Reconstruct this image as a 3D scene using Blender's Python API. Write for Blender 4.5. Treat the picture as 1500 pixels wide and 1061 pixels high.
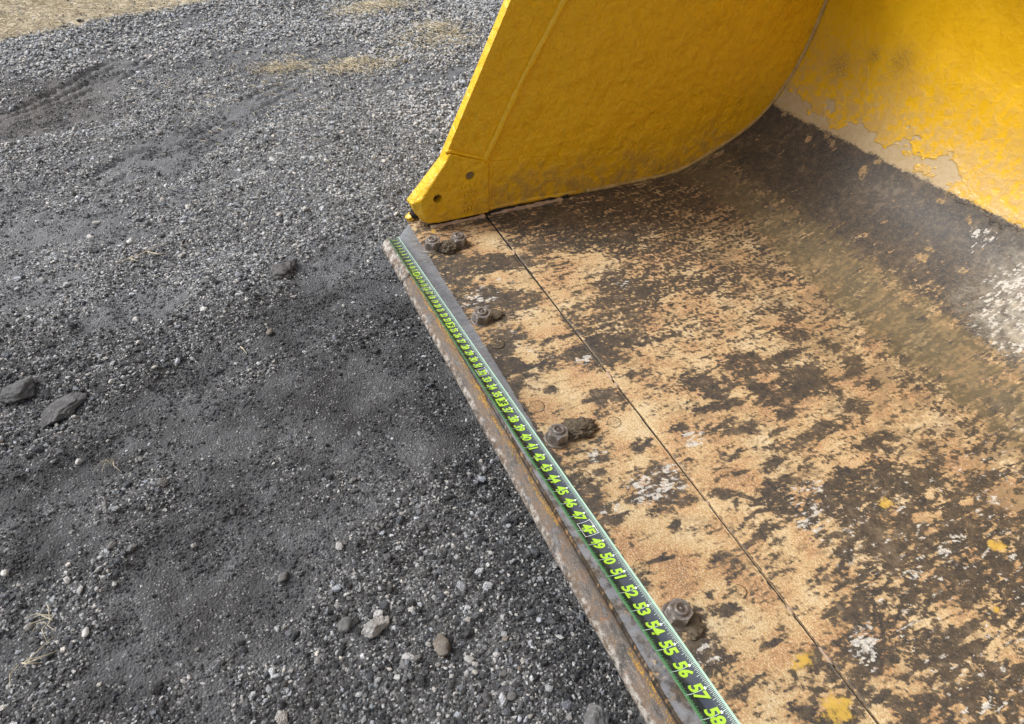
import bpy, bmesh, math, random
import numpy as np
from mathutils import Vector, Matrix, noise as mnoise

# ------------------------------------------------------------------ scene, camera, light
for _o in list(bpy.data.objects):
    bpy.data.objects.remove(_o)
scene = bpy.context.scene
COL = scene.collection
R = math.radians

cam_d = bpy.data.cameras.new('camera')
cam = bpy.data.objects.new('camera', cam_d)
COL.objects.link(cam)
RC = ((0.42289601, 0.65044254, -0.63093856), (0.90467952, -0.26301947, 0.33522488), (0.0520954, -0.71256246, -0.69967193))
CP = (1.50823964, -0.39243547, 1.07757594)
cam.matrix_world = Matrix(((RC[0][0], -RC[0][1], -RC[0][2], CP[0]), (RC[1][0], -RC[1][1], -RC[1][2], CP[1]),
                           (RC[2][0], -RC[2][1], -RC[2][2], CP[2]), (0, 0, 0, 1)))
cam_d.sensor_fit = 'HORIZONTAL'; cam_d.sensor_width = 36.0
cam_d.lens = 1019.0 / 1500.0 * 36.0
scene.cycles.use_denoising = True; scene.cycles.denoiser = 'OPENIMAGEDENOISE'; scene.cycles.denoising_input_passes = 'RGB_ALBEDO_NORMAL'; scene.cycles.denoising_prefilter = 'ACCURATE'; scene.cycles.max_bounces = 6; scene.cycles.diffuse_bounces = 3; scene.cycles.glossy_bounces = 3
cam_d.clip_start = 0.02; cam_d.clip_end = 2000.0
scene.camera = cam

SUN_EL, SUN_AZ = R(46), R(232)          # azimuth of the direction towards the sun, counter-clockwise from +X
world = bpy.data.worlds.new('World'); scene.world = world; world.use_nodes = True
wn = world.node_tree; wn.nodes.clear()
sky = wn.nodes.new('ShaderNodeTexSky'); sky.sky_type = 'NISHITA'; sky.sun_disc = False
sky.sun_elevation = SUN_EL; sky.sun_rotation = R(90) - SUN_AZ
sky.air_density = 1.0; sky.dust_density = 6.0; sky.ozone_density = 1.0
hs = wn.nodes.new('ShaderNodeHueSaturation'); hs.inputs['Saturation'].default_value = 0.30
bg = wn.nodes.new('ShaderNodeBackground'); bg.inputs['Strength'].default_value = 0.12
wo = wn.nodes.new('ShaderNodeOutputWorld')
wn.links.new(sky.outputs[0], hs.inputs['Color']); wn.links.new(hs.outputs[0], bg.inputs['Color']); wn.links.new(bg.outputs[0], wo.inputs['Surface'])

sd = bpy.data.lights.new('sun', 'SUN'); sd.energy = 1.4; sd.angle = R(18); sd.color = (1.0, 0.97, 0.92)
sun = bpy.data.objects.new('sun', sd); COL.objects.link(sun)
sdir = Vector((math.cos(SUN_EL) * math.cos(SUN_AZ), math.cos(SUN_EL) * math.sin(SUN_AZ), math.sin(SUN_EL)))
sun.rotation_euler = sdir.to_track_quat('Z', 'Y').to_euler()

vs = scene.view_settings
vs.view_transform = 'Standard'; vs.look = 'None'; vs.exposure = 0.52; vs.gamma = 1.0; vs.use_curve_mapping = False

# ------------------------------------------------------------------ helpers
IN = 0.0254
rng = np.random.default_rng(7)

def tag(o, label=None, cat=None, group=None, kind=None):
    if label: o['label'] = label
    if cat: o['category'] = cat
    if group: o['group'] = group
    if kind: o['kind'] = kind
    return o

def link(name, me, mat=None, parent=None):
    o = bpy.data.objects.new(name, me); COL.objects.link(o)
    if mat is not None and me is not None and not me.materials: me.materials.append(mat)
    if parent is not None: o.parent = parent
    return o

def empty(name, loc=(0, 0, 0)):
    o = bpy.data.objects.new(name, None); COL.objects.link(o); o.location = loc
    o.empty_display_size = 0.05
    return o

def mesh_np(name, verts, faces, smooth=False):
    me = bpy.data.meshes.new(name)
    verts = np.asarray(verts, dtype=np.float32); n = len(verts)
    if isinstance(faces, np.ndarray):
        k = faces.shape[1]; m = len(faces)
        me.vertices.add(n); me.vertices.foreach_set('co', verts.ravel())
        me.loops.add(m * k); me.loops.foreach_set('vertex_index', faces.astype(np.int32).ravel())
        me.polygons.add(m)
        me.polygons.foreach_set('loop_start', np.arange(0, m * k, k, dtype=np.int32))
        me.update(calc_edges=True); me.validate()
    else:
        me.from_pydata([tuple(map(float, v)) for v in verts], [], faces); me.update()
    if smooth: me.polygons.foreach_set('use_smooth', np.ones(len(me.polygons), dtype=bool))
    return me

def attr(me, name, a):
    at = me.attributes.new(name, 'FLOAT', 'POINT'); at.data.foreach_set('value', np.asarray(a, dtype=np.float32).ravel())

def attr_v(me, name, a):
    at = me.attributes.new(name, 'FLOAT_VECTOR', 'POINT'); at.data.foreach_set('vector', np.asarray(a, dtype=np.float32).ravel())

def grid_faces(nu, nv):
    i = np.arange((nu - 1) * (nv - 1)); a = (i // (nv - 1)) * nv + i % (nv - 1)
    return np.stack([a, a + nv, a + nv + 1, a + 1], 1)

def _hash(ix, iy, s):
    h = (ix.astype(np.int64) * 374761393 + iy.astype(np.int64) * 668265263 + s * 1442695041) & 0x7fffffff
    h = ((h ^ (h >> 13)) * 1274126177) & 0x7fffffff
    return ((h ^ (h >> 16)) & 0xffff) / 65535.0

def vnoise(x, y, s=0):
    ix = np.floor(x); iy = np.floor(y); fx = x - ix; fy = y - iy
    fx = fx * fx * fx * (fx * (fx * 6 - 15) + 10); fy = fy * fy * fy * (fy * (fy * 6 - 15) + 10)
    a = _hash(ix, iy, s); b = _hash(ix + 1, iy, s); c = _hash(ix, iy + 1, s); d = _hash(ix + 1, iy + 1, s)
    return a + (b - a) * fx + (c - a) * fy + (a - b - c + d) * fx * fy

def fbm(x, y, s=0, o=4, rough=0.55):
    v = np.zeros_like(x); w = 1.0; t = 0.0
    for k in range(o):
        v += w * vnoise(x * 2.03 ** k + 17.3 * k, y * 2.03 ** k - 9.1 * k, s + k); t += w; w *= rough
    return v / t

def perlin(x, y, s=0):
    ix = np.floor(x); iy = np.floor(y); fx = x - ix; fy = y - iy
    def gr(i, j, dx, dy):
        a = _hash(i, j, s) * 6.2831853; return np.cos(a) * dx + np.sin(a) * dy
    u = fx * fx * fx * (fx * (fx * 6 - 15) + 10); v = fy * fy * fy * (fy * (fy * 6 - 15) + 10)
    a = gr(ix, iy, fx, fy); b = gr(ix + 1, iy, fx - 1, fy); c = gr(ix, iy + 1, fx, fy - 1); d = gr(ix + 1, iy + 1, fx - 1, fy - 1)
    return (a + (b - a) * u + (c - a) * v + (a - b - c + d) * u * v) * 1.5     # about -1..1

def pfbm(x, y, s=0, o=4, rough=0.55):
    v = np.zeros_like(x); w = 1.0; t = 0.0
    for k in range(o):
        ca, sa = math.cos(0.6 * k), math.sin(0.6 * k); f = 2.03 ** k
        v += w * perlin((x * ca - y * sa) * f + 17.3 * k, (x * sa + y * ca) * f - 9.1 * k, s + k); t += w; w *= rough
    return v / t * 1.25

def sstep(a, b, x):
    t = np.clip((x - a) / (b - a), 0, 1); return t * t * (3 - 2 * t)

def paint(blobs, x, y, base, soft=1.0):
    c = np.full(x.shape, base, dtype=np.float64) if np.isscalar(base) else base.copy()
    for (bx, by, a, b, d, v) in blobs:
        u = x - bx; w = y - by
        q = a * u * u + 2 * b * u * w + d * w * w
        g = 1.0 - sstep(0.45, 1.6 * soft, np.sqrt(np.maximum(q, 0)))
        c = c + (v - c) * g
    return c

# ---- material builder
class NT:
    def __init__(self, name):
        self.m = bpy.data.materials.new(name); self.m.use_nodes = True
        self.t = self.m.node_tree; self.t.nodes.clear()
        self.out = self.t.nodes.new('ShaderNodeOutputMaterial')
        self.b = self.t.nodes.new('ShaderNodeBsdfPrincipled')
        self.t.links.new(self.b.outputs[0], self.out.inputs['Surface'])
    def n(self, t, **k):
        nd = self.t.nodes.new(t)
        for a, v in k.items(): setattr(nd, a, v)
        return nd
    def L(self, a, b): self.t.links.new(a, b)
    def put(self, sock, v):
        if isinstance(v, bpy.types.NodeSocket): self.L(v, sock)
        else:
            if sock.type == 'RGBA' and len(v) == 3: v = (*v, 1.0)
            sock.default_value = v
    def coord(self, kind='Object'):
        return self.n('ShaderNodeTexCoord').outputs[kind]
    def at(self, name, typ='GEOMETRY', out='Fac'):
        return self.n('ShaderNodeAttribute', attribute_name=name, attribute_type=typ).outputs[out]
    def scale(self, vec, s, off=(0, 0, 0)):
        nd = self.n('ShaderNodeMapping'); self.L(vec, nd.inputs['Vector'])
        nd.inputs['Scale'].default_value = s; nd.inputs['Location'].default_value = off
        return nd.outputs[0]
    def rot(self, vec, ang, s):
        nd = self.n('ShaderNodeMapping'); self.L(vec, nd.inputs['Vector'])
        nd.inputs['Rotation'].default_value = (0, 0, ang); nd.inputs['Scale'].default_value = s
        return nd.outputs[0]
    def noise(self, vec, sc, det=4, rough=0.55, dist=0.0, out=0):
        nd = self.n('ShaderNodeTexNoise'); self.L(vec, nd.inputs['Vector'])
        nd.inputs['Scale'].default_value = sc; nd.inputs['Detail'].default_value = det
        nd.inputs['Roughness'].default_value = rough; nd.inputs['Distortion'].default_value = dist
        return nd.outputs[out]
    def voro(self, vec, sc, feat='F1', out='Distance', rnd=1.0):
        nd = self.n('ShaderNodeTexVoronoi', feature=feat); self.L(vec, nd.inputs['Vector'])
        nd.inputs['Scale'].default_value = sc; nd.inputs['Randomness'].default_value = rnd
        return nd.outputs[out]
    def math(self, op, a, b=0.0, c=0.0, clamp=False):
        nd = self.n('ShaderNodeMath', operation=op, use_clamp=clamp)
        self.put(nd.inputs[0], a); self.put(nd.inputs[1], b); self.put(nd.inputs[2], c)
        return nd.outputs[0]
    def ss(self, v, a, b, lo=0.0, hi=1.0):
        nd = self.n('ShaderNodeMapRange', interpolation_type='SMOOTHSTEP', clamp=True)
        self.put(nd.inputs['Value'], v)
        nd.inputs['From Min'].default_value = a; nd.inputs['From Max'].default_value = b
        nd.inputs['To Min'].default_value = lo; nd.inputs['To Max'].default_value = hi
        return nd.outputs[0]
    def mix(self, f, a, b, blend='MIX'):
        nd = self.n('ShaderNodeMix', data_type='RGBA', blend_type=blend)
        self.put(nd.inputs[0], f); self.put(nd.inputs[6], a); self.put(nd.inputs[7], b)
        return nd.outputs[2]
    def ramp(self, v, stops, interp='LINEAR'):
        nd = self.n('ShaderNodeValToRGB'); cr = nd.color_ramp; cr.interpolation = interp
        while len(cr.elements) < len(stops): cr.elements.new(0.5)
        for e, (p, c) in zip(cr.elements, stops):
            e.position = p; e.color = (*c, 1.0) if len(c) == 3 else c
        self.L(v, nd.inputs[0]); return nd.outputs[0]
    def bump(self, h, strength=0.5, dist=0.002, nrm=None):
        nd = self.n('ShaderNodeBump'); nd.inputs['Strength'].default_value = strength
        nd.inputs['Distance'].default_value = dist; self.L(h, nd.inputs['Height'])
        if nrm is not None: self.L(nrm, nd.inputs['Normal'])
        return nd.outputs[0]
    def fin(self, col, rough=0.6, metal=0.0, nrm=None, spec=0.5, coat=0.0):
        self.put(self.b.inputs['Base Color'], col); self.put(self.b.inputs['Roughness'], rough)
        self.put(self.b.inputs['Metallic'], metal); self.b.inputs['Specular IOR Level'].default_value = spec
        if coat: self.b.inputs['Coat Weight'].default_value = coat; self.b.inputs['Coat Roughness'].default_value = 0.25
        if nrm is not None: self.L(nrm, self.b.inputs['Normal'])
        return self.m

def g3(v): return (v, v, v)

BD=[(0.308,0.767,8,0,3,0.66),(0.104,0.604,58,2,7,0.93),(0.126,0.872,44,8,29,0.8),(0.333,0.617,72,-6,36,0.62),(0.192,0.553,192,-30,84,0.86),(0.098,0.349,159,5,135,0.8),(0.077,0.247,420,-57,259,0.2),(0.151,0.249,815,-234,262,0.15),(0.294,0.432,160,0,110,0.22),(0.344,0.365,373,-110,108,0.28),(0.367,0.277,463,-14,340,0.22),(0.186,0.249,855,-249,272,0.98),(0.208,0.154,140,-22,257,0.86),(0.256,0.246,2073,-266,162,0.12),(0.294,0.127,554,-50,419,0.72),(0.34,0.201,791,-234,259,0.92),(0.388,0.479,497,101,449,0.82),(0.191,0.532,374,-47,182,0.86),(0.426,0.577,414,-40,199,0.72),(0.45,0.52,310,-9,179,0.9),(0.53,0.65,422,-105,124,0.28),(0.396,0.907,172,45,144,0.4),(0.287,0.899,256,-12,164,0.45),(0.47,0.848,678,-133,211,0.75),(0.502,0.734,1013,-274,265,0.8),(0.614,0.906,177,-15,91,0.2),(0.821,0.659,26,0,12,0.24),(0.709,0.928,40,-7,32,0.36),(0.737,0.371,114,9,80,0.22),(0.461,0.23,396,-33,424,0.08),(0.51,0.258,5648,-426,943,0.95),(0.531,0.256,2517,-303,462,0.12),(0.573,0.268,768,95,1240,0.9),(0.571,0.331,445,132,742,0.95),(0.572,0.414,2162,12,675,0.9),(0.514,0.118,273,133,317,0.9),(0.564,0.161,2375,-178,204,0.9),(0.524,0.167,1164,299,2361,0.12),(0.602,0.11,345,-120,707,0.9),(0.675,0.22,231,-35,249,0.0),(0.677,0.137,301,-28,588,0.08),(0.703,0.263,2648,-344,890,0.98),(0.745,0.243,3161,-45,1189,0.97),(0.734,0.287,2191,-669,4139,0.95),(0.803,0.272,410,-96,387,0.0),(0.721,0.439,2177,-175,376,0.6),(0.847,0.267,4859,80,1351,0.96),(0.842,0.36,6257,-754,2957,0.95),(0.669,0.362,3006,53,1994,0.6),(0.644,0.164,12476,3427,5543,0.9),(0.737,0.622,912,-296,604,0.98),(0.754,0.718,7928,375,373,0.96),(0.783,0.633,985,-527,590,0.97),(0.838,0.634,519,-140,233,0.98),(0.833,0.727,701,308,683,0.97),(0.79,0.517,1971,-370,720,0.95),(0.764,0.487,1220,-181,503,0.85),(0.81,0.539,4100,-335,1840,0.03),(0.892,0.654,7718,564,1205,0.05),(0.793,0.634,7552,-471,1330,0.15),(0.895,0.595,4914,-33,2315,0.95),(0.819,0.473,5807,-1102,534,0.87),(0.878,0.736,4531,-1913,2653,0.9),(0.705,0.791,2366,-1202,1189,0.85),(0.655,0.825,2383,177,1205,0.82),(0.613,0.796,3879,-1033,997,0.8),(0.839,0.845,2193,496,1198,0.9),(0.941,0.754,2134,416,1292,0.92),(0.768,0.851,3206,-159,1231,0.8),(0.907,0.84,7021,1307,3525,0.85),(0.86,0.793,12422,83,1654,0.85),(0.839,0.93,10694,-4795,3020,0.85),(0.886,0.475,4245,-1269,1152,0.75),(0.87,0.417,7373,-2702,1607,0.7),(0.964,0.626,4594,423,153,0.82),(0.956,0.542,9377,674,425,0.6),(1.03,0.732,3642,62,680,0.85),(0.928,0.548,16669,707,2062,0.9),(0.962,0.592,12138,598,1749,0.9),(1.048,0.224,40,-7,37,0.1),(1.272,0.212,188,22,118,0.08),(1.34,0.236,432,135,307,0.05),(0.876,0.124,896,390,760,0.9),(0.925,0.113,428,-62,1512,0.92),(0.954,0.125,1020,-376,3282,0.9),(0.944,0.166,1556,-237,1588,0.03),(0.868,0.147,2704,-180,1736,0.12),(0.873,0.151,14894,-2410,7665,0.93),(0.94,0.236,859,39,191,0.62),(0.989,0.242,6601,-98,347,0.72),(0.952,0.205,14076,-154,557,0.85),(0.952,0.284,6861,68,4225,0.95),(1.012,0.349,5117,-1687,3106,0.98),(1.039,0.387,20553,-24756,39617,0.9),(1.069,0.375,71584,12630,4394,0.9),(1.103,0.359,7472,515,4274,0.96),(1.031,0.221,9594,1165,5225,0.88),(1.128,0.262,4149,-2075,3956,0.78),(1.152,0.245,20941,-138,4006,0.82),(1.079,0.159,66144,-14489,4561,0.92),(0.919,0.331,24223,-597,13677,0.9),(0.983,0.407,50409,-4215,3470,0.9),(0.989,0.478,18932,-195,818,0.8),(1.041,0.455,3380,400,856,0.95),(0.941,0.432,55399,19729,9101,0.88),(1.093,0.094,2597,361,2197,0.85),(1.07,0.074,816,-115,4258,0.8),(1.165,0.627,90,-5,14,0.8),(1.364,0.477,67,-6,23,0.76),(1.379,0.658,101,61,54,0.78),(1.172,0.401,610,123,374,0.1),(1.042,0.626,6902,-735,224,0.28),(1.088,0.757,4283,752,1996,0.2),(1.147,0.917,668,-79,245,0.2),(1.227,0.865,1388,68,460,0.25),(1.161,0.791,5664,-28,495,0.3),(1.203,0.668,8780,-1018,1386,0.1),(1.185,0.87,22699,-676,170,0.96),(1.146,0.482,10074,-214,936,0.3),(1.15,0.462,5835,-41,2654,0.3),(1.116,0.661,1004,-254,143,0.97),(1.195,0.56,629,-137,186,0.97),(1.316,0.667,1063,-249,179,0.95),(1.254,0.327,428,169,321,0.08),(1.366,0.554,6234,-1505,1117,0.15),(1.351,0.491,13150,-1184,4597,0.15),(1.418,0.557,6987,-82,291,0.3),(1.447,0.603,4616,301,1620,0.2),(1.417,0.409,4813,-264,725,0.25),(1.395,0.385,8790,243,972,0.35),(1.446,0.37,2539,-684,709,0.98),(1.34,0.367,1113,330,849,0.78),(1.46,0.505,3156,-230,360,0.9),(1.394,0.243,5001,-2252,1682,0.85),(1.43,0.316,5757,-973,1968,0.1),(1.411,0.501,2387,-245,785,0.9),(1.282,0.376,4801,53,1163,0.9),(1.211,0.123,1068,110,879,0.88),(1.251,0.123,659,36,1053,0.85),(1.2,0.21,9202,-938,4389,0.96),(1.196,0.184,32547,94,19011,0.95),(1.17,0.194,43461,-5191,20726,0.9),(1.195,0.162,17684,6526,16586,0.9),(1.271,0.224,26541,290,14293,0.95),(1.274,0.244,50081,14830,36907,0.95),(1.318,0.284,16890,-54,4521,0.9),(1.301,0.142,1496,92,1845,0.6),(1.35,0.297,15084,1279,9940,0.95),(1.324,0.237,59494,-8486,24064,0.9),(1.359,0.253,56910,-16835,16642,0.9)]
BW=[(0.263,0.233,538,-37,129,0.5),(0.307,0.139,712,11,290,0.8),(0.472,0.145,187,41,234,0.55),(0.588,0.272,2881,-115,782,0.9),(0.943,0.235,638,39,177,1.0),(0.835,0.165,3806,-313,1072,0.9),(0.956,0.129,3236,-296,1936,0.8),(0.877,0.378,1378,-255,547,0.8),(1.067,0.496,798,18,207,0.7),(1.127,0.475,1051,-16,227,0.75),(1.264,0.667,4074,208,582,0.95),(1.281,0.553,1895,-205,192,0.65),(1.339,0.378,969,306,848,1.0),(1.247,0.13,2119,93,1060,0.85),(1.309,0.116,3030,210,1940,0.5),(1.488,0.469,3181,-533,287,0.7),(0.392,0.506,1759,41,1160,0.75),(1.236,0.62,2600,-228,280,0.55),(1.068,0.731,4415,-384,260,0.5),(0.733,1.329,825,-49,2219,0.9),(0.745,1.296,4853,-657,1720,0.8),(0.892,1.243,222,88,154,1.0),(0.963,1.188,300,30,275,0.9),(0.92,1.168,280,31,249,0.7),(0.193,0.169,596,-78,394,0.4),(1.449,0.456,1139,-193,348,0.5)]  # white scrapes; blobs on the back curve paint in sky glare
BG=[(0.442,-0.274,14.1,-0.7,11.0,0.14),(0.767,-0.575,29.0,-2.1,40.2,0.26),(-0.106,-0.571,186.9,15.2,50.9,0.2),(-0.517,-0.833,116.3,8.0,123.6,0.25),(-0.883,-0.37,46.7,28.6,44.3,0.2),(0.297,-0.574,209.6,9.5,184.9,0.05),(0.525,-0.176,39.9,-1.3,48.9,0.18),(0.493,-0.402,106.1,-30.4,81.3,0.3),(0.796,-0.634,127.3,-2.4,110.1,0.06),(0.647,-0.754,528.3,-216.6,433.1,0.3),(0.57,-0.829,175.0,-77.3,556.7,0.15),(0.758,-0.393,472.6,-169.8,215.0,0.25),(0.1,-0.042,173.3,35.6,67.7,0.2),(-1.347,-0.772,27.8,21.3,46.7,0.15),(0.593,-0.551,227.3,-20.1,111.1,0.25),(0.895,-0.714,466.2,-64.5,243.4,0.25),(-0.599,0.155,7.3,0.6,10.0,1.0),(-0.244,-0.346,44.8,5.8,18.9,0.9),(-0.744,-0.667,83.9,17.3,48.4,0.8),(1.06,-0.179,55.1,-16.1,26.3,1.0),(0.125,-0.777,89.0,-3.5,56.8,0.95),(0.284,-0.855,290.8,-123.7,232.9,0.85),(-0.011,-0.402,140.2,29.1,52.6,0.95),(0.682,-0.755,785.1,275.8,342.3,0.95),(0.765,-0.778,1190.1,-86.9,436.9,0.9),(0.994,-0.503,491.4,-178.3,277.6,0.9),(1.037,-0.052,99.5,-1.9,83.6,1.0),(0.222,-0.133,645.5,101.1,113.1,0.7),(0.461,-0.01,134.9,71.4,148.4,0.35),(0.511,-0.665,537.4,-213.1,282.5,0.75),(0.26,-0.416,970.3,139.8,115.8,0.75),(-0.087,-0.875,160.9,-66.8,162.2,0.7),(0.799,-0.068,82.0,2.0,85.8,0.7),(0.674,-0.279,370.3,-110.1,210.4,0.4)]


YEL = (0.74, 0.385, 0.008)

# ------------------------------------------------------------------ materials
def yellow_nodes(N, vec, dust):
    """thick brushed-over yellow paint on pitted steel: returns colour, roughness, height"""
    n1 = N.noise(vec, 3.0, 2, 0.5)
    n2 = N.noise(vec, 36.0, 5, 0.56, 0.4)
    n3 = N.noise(vec, 240.0, 2, 0.6)
    col = N.mix(n1, (0.77, 0.44, 0.008), (0.86, 0.52, 0.013))
    col = N.mix(N.ss(n2, 0.52, 0.72, 0, 0.30), col, (0.58, 0.29, 0.006))
    dm = N.math('MULTIPLY', dust, N.ss(N.math('ADD', N.math('MULTIPLY', n2, 0.7), N.math('MULTIPLY', n3, 0.3)), 0.36, 0.60), clamp=True)
    col = N.mix(N.math('MULTIPLY', dm, 0.75), col, (0.40, 0.26, 0.085))
    h = N.math('ADD', N.math('MULTIPLY', n2, 0.8), N.math('ADD', N.math('MULTIPLY', n3, 0.05), N.math('MULTIPLY', N.noise(vec, 11.0, 2, 0.5), 1.2)))
    rough = N.math('ADD', N.math('MULTIPLY', dm, 0.32), N.ss(n2, 0.3, 0.7, 0.20, 0.32))
    return col, rough, h

def mat_yellow(name='yellow_paint', dust_base=True, bumpy=1.0):
    N = NT(name)
    g = N.n('ShaderNodeNewGeometry').outputs['Position']
    vec = N.coord('Object') if not dust_base else g
    sep = N.n('ShaderNodeSeparateXYZ'); N.L(g, sep.inputs[0])
    if dust_base:
        wob = N.noise(g, 7.0, 3, 0.6)
        zz = N.math('ADD', sep.outputs['Z'], N.math('MULTIPLY', N.math('SUBTRACT', wob, 0.5), 0.22))
        dust = N.ss(zz, 0.02, 0.17, 1.0, 0.0)
        yl = N.ss(sep.outputs['Y'], 0.22, 0.42, 0.35, 1.0)
        dust = N.math('MULTIPLY', dust, yl)
    else:
        dust = 0.1
        nd = N.n('ShaderNodeValue'); nd.outputs[0].default_value = 0.1; dust = nd.outputs[0]
    col, rough, h = yellow_nodes(N, vec, dust)
    return N.fin(col, rough, 0.0, N.bump(h, 0.75 * bumpy, 0.015), 0.5)

M_YEL = mat_yellow()
M_YEL_SM = mat_yellow('yellow_paint_smooth', True, 0.35)

def mat_floor():
    N = NT('worn_floor_steel')
    v = N.at('uv2', out='Vector')
    def c(x, k): return N.math('MULTIPLY', N.math('SUBTRACT', x, 0.5), k)
    tf = N.noise(v, 150.0, 4, 0.80); nC = N.noise(v, 360.0, 2, 0.65)
    tn = N.at('tn'); dn = N.at('dn')
    dd = N.math('ADD', N.at('d'), N.math('ADD', c(tf, 0.75), c(nC, 0.60)))
    dark = N.ss(dd, 0.44, 0.58)
    # tan flash rust: cream to orange, grainy
    tan = N.ramp(N.math('ADD', tn, c(tf, 1.5)), [(0.15, (0.60, 0.48, 0.30)), (0.34, (0.53, 0.385, 0.20)), (0.52, (0.48, 0.315, 0.15)), (0.68, (0.44, 0.245, 0.112)), (0.88, (0.28, 0.162, 0.082))])
    tan = N.mix(N.ss(nC, 0.52, 0.64, 0, 0.75), tan, (0.70, 0.60, 0.44))
    tan = N.mix(N.ss(nC, 0.46, 0.34, 0, 0.70), tan, (0.26, 0.145, 0.065))
    # dark mill coat
    drk = N.ramp(N.math('ADD', dn, c(tf, 0.5)), [(0.12, (0.030, 0.029, 0.030)), (0.42, (0.054, 0.045, 0.037)), (0.66, (0.082, 0.062, 0.043)), (0.92, (0.150, 0.118, 0.085))])
    drk = N.mix(N.ss(tf, 0.48, 0.68, 0, 0.55), drk, (0.17, 0.135, 0.10))
    drk = N.mix(N.ss(nC, 0.60, 0.72, 0, 0.55), drk, (0.32, 0.27, 0.21))
    mdm = N.ss(N.math('ADD', N.at('mid'), N.math('ADD', c(tf, 0.8), c(nC, 0.5))), 0.38, 0.78, 0.0, 0.80)
    tan = N.mix(mdm, tan, N.mix(dn, (0.19, 0.130, 0.070), (0.30, 0.215, 0.120)))
    col = N.mix(dark, tan, drk)
    halo = N.math('MULTIPLY', N.ss(dd, 0.34, 0.46), N.ss(dd, 0.48, 0.58, 1.0, 0.0))
    col = N.mix(N.math('MULTIPLY', halo, 0.40), col, (0.24, 0.15, 0.075))
    # white scrape marks running into the bucket, plus painted glare on the curve
    wm = N.ss(N.math('ADD', N.at('w'), N.math('ADD', c(tf, 0.45), c(nC, 0.45))), 0.46, 0.64)
    wc = N.mix(N.ss(tf, 0.35, 0.65), (0.34, 0.34, 0.34), (0.74, 0.70, 0.62))
    col = N.mix(N.math('MULTIPLY', wm, 0.85), col, wc)
    # olive dust film
    om = N.ss(N.math('ADD', N.at('o'), N.math('ADD', c(tf, 0.9), c(nC, 0.4))), 0.24, 0.86, 0.0, 0.64)
    col = N.mix(om, col, N.mix(tn, (0.115, 0.090, 0.045), (0.165, 0.127, 0.065)))
    # sky glare painted in with a pale scuffed film on the curve
    fm = N.ss(N.math('ADD', N.at('glare_film'), c(tf, 0.45)), 0.15, 1.05, 0.0, 0.66)
    col = N.mix(fm, col, N.mix(tf, (0.30, 0.27, 0.21), (0.66, 0.61, 0.50)))
    # bare steel strip behind the edge
    sm = N.ss(N.math('ADD', N.at('steel'), c(tf, 0.25)), 0.42, 0.60)
    stl = N.mix(dn, (0.24, 0.25, 0.275), (0.36, 0.37, 0.39))
    stl = N.mix(N.ss(tf, 0.5, 0.75, 0, 0.3), stl, (0.26, 0.22, 0.19))
    col = N.mix(sm, col, stl)
    # caked dirt near the seam and the weld
    km = N.ss(N.math('ADD', N.at('crust'), c(tf, 0.6)), 0.5, 0.60)
    col = N.mix(km, col, (0.024, 0.020, 0.017))
    # yellow chips left in the floor
    ym = N.ss(N.math('ADD', N.at('chip'), c(tf, 1.3)), 0.45, 0.85, 0.0, 0.85)
    col = N.mix(ym, col, (0.60, 0.39, 0.07))
    # painted upper shell with a pale primer rim
    P = N.at('paint')
    prim = N.ss(N.math('ADD', N.at('pe'), c(tf, 0.030)), -0.004, 0.006)
    pc = N.mix(dn, (0.42, 0.30, 0.14), (0.52, 0.41, 0.26))
    pc = N.mix(N.ss(tf, 0.45, 0.7, 0, 0.40), pc, (0.60, 0.48, 0.29))
    pos = N.n('ShaderNodeNewGeometry').outputs['Position']
    n2 = N.noise(pos, 48.0, 5, 0.58, 0.3); n3 = N.noise(pos, 260.0, 2, 0.6)
    yc = N.mix(tn, (0.67, 0.375, 0.007), (0.80, 0.475, 0.014))
    yc = N.mix(N.ss(n2, 0.52, 0.70, 0, 0.35), yc, (0.57, 0.29, 0.006))
    dustm = N.math('MULTIPLY', N.ss(P, 0.02, 0.34, 0.95, 0.0), N.ss(N.math('ADD', n2, c(dn, 0.5)), 0.30, 0.62))
    yc = N.mix(dustm, yc, (0.56, 0.37, 0.12))
    spot = N.math('MULTIPLY', N.at('spot'), N.ss(tf, 0.35, 0.60))
    yc = N.mix(N.math('MULTIPLY', spot, 0.65), yc, (0.20, 0.15, 0.06))
    ylm = N.math('MULTIPLY', N.ss(N.math('ADD', N.at('pe2'), c(tf, 0.02)), 0.046, 0.051), prim)
    col = N.mix(prim, col, N.mix(ylm, pc, yc))
    # roughness and relief
    rg = N.math('SUBTRACT', 0.80, N.math('MULTIPLY', dark, 0.26))
    rg = N.math('SUBTRACT', rg, N.math('MULTIPLY', sm, 0.34))
    rg = N.math('SUBTRACT', rg, N.math('MULTIPLY', ylm, N.ss(n2, 0.3, 0.7, 0.50, 0.38)))
    h = N.math('ADD', N.math('MULTIPLY', tf, 0.55), N.math('ADD', N.math('MULTIPLY', nC, 0.30), N.math('MULTIPLY', N.at('d'), 0.25)))
    yh = N.math('ADD', n2, N.math('MULTIPLY', n3, 0.12))
    pk = N.ss(N.at('pe2'), 0.044, 0.056)
    hf = N.math('ADD', N.math('MULTIPLY', h, 0.30), N.math('MULTIPLY', N.math('MULTIPLY', pk, yh), 1.35))
    return N.fin(col, rg, N.math('MULTIPLY', sm, 0.5), N.bump(hf, 0.60, 0.004), 0.45)
M_FLOOR = mat_floor()

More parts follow.
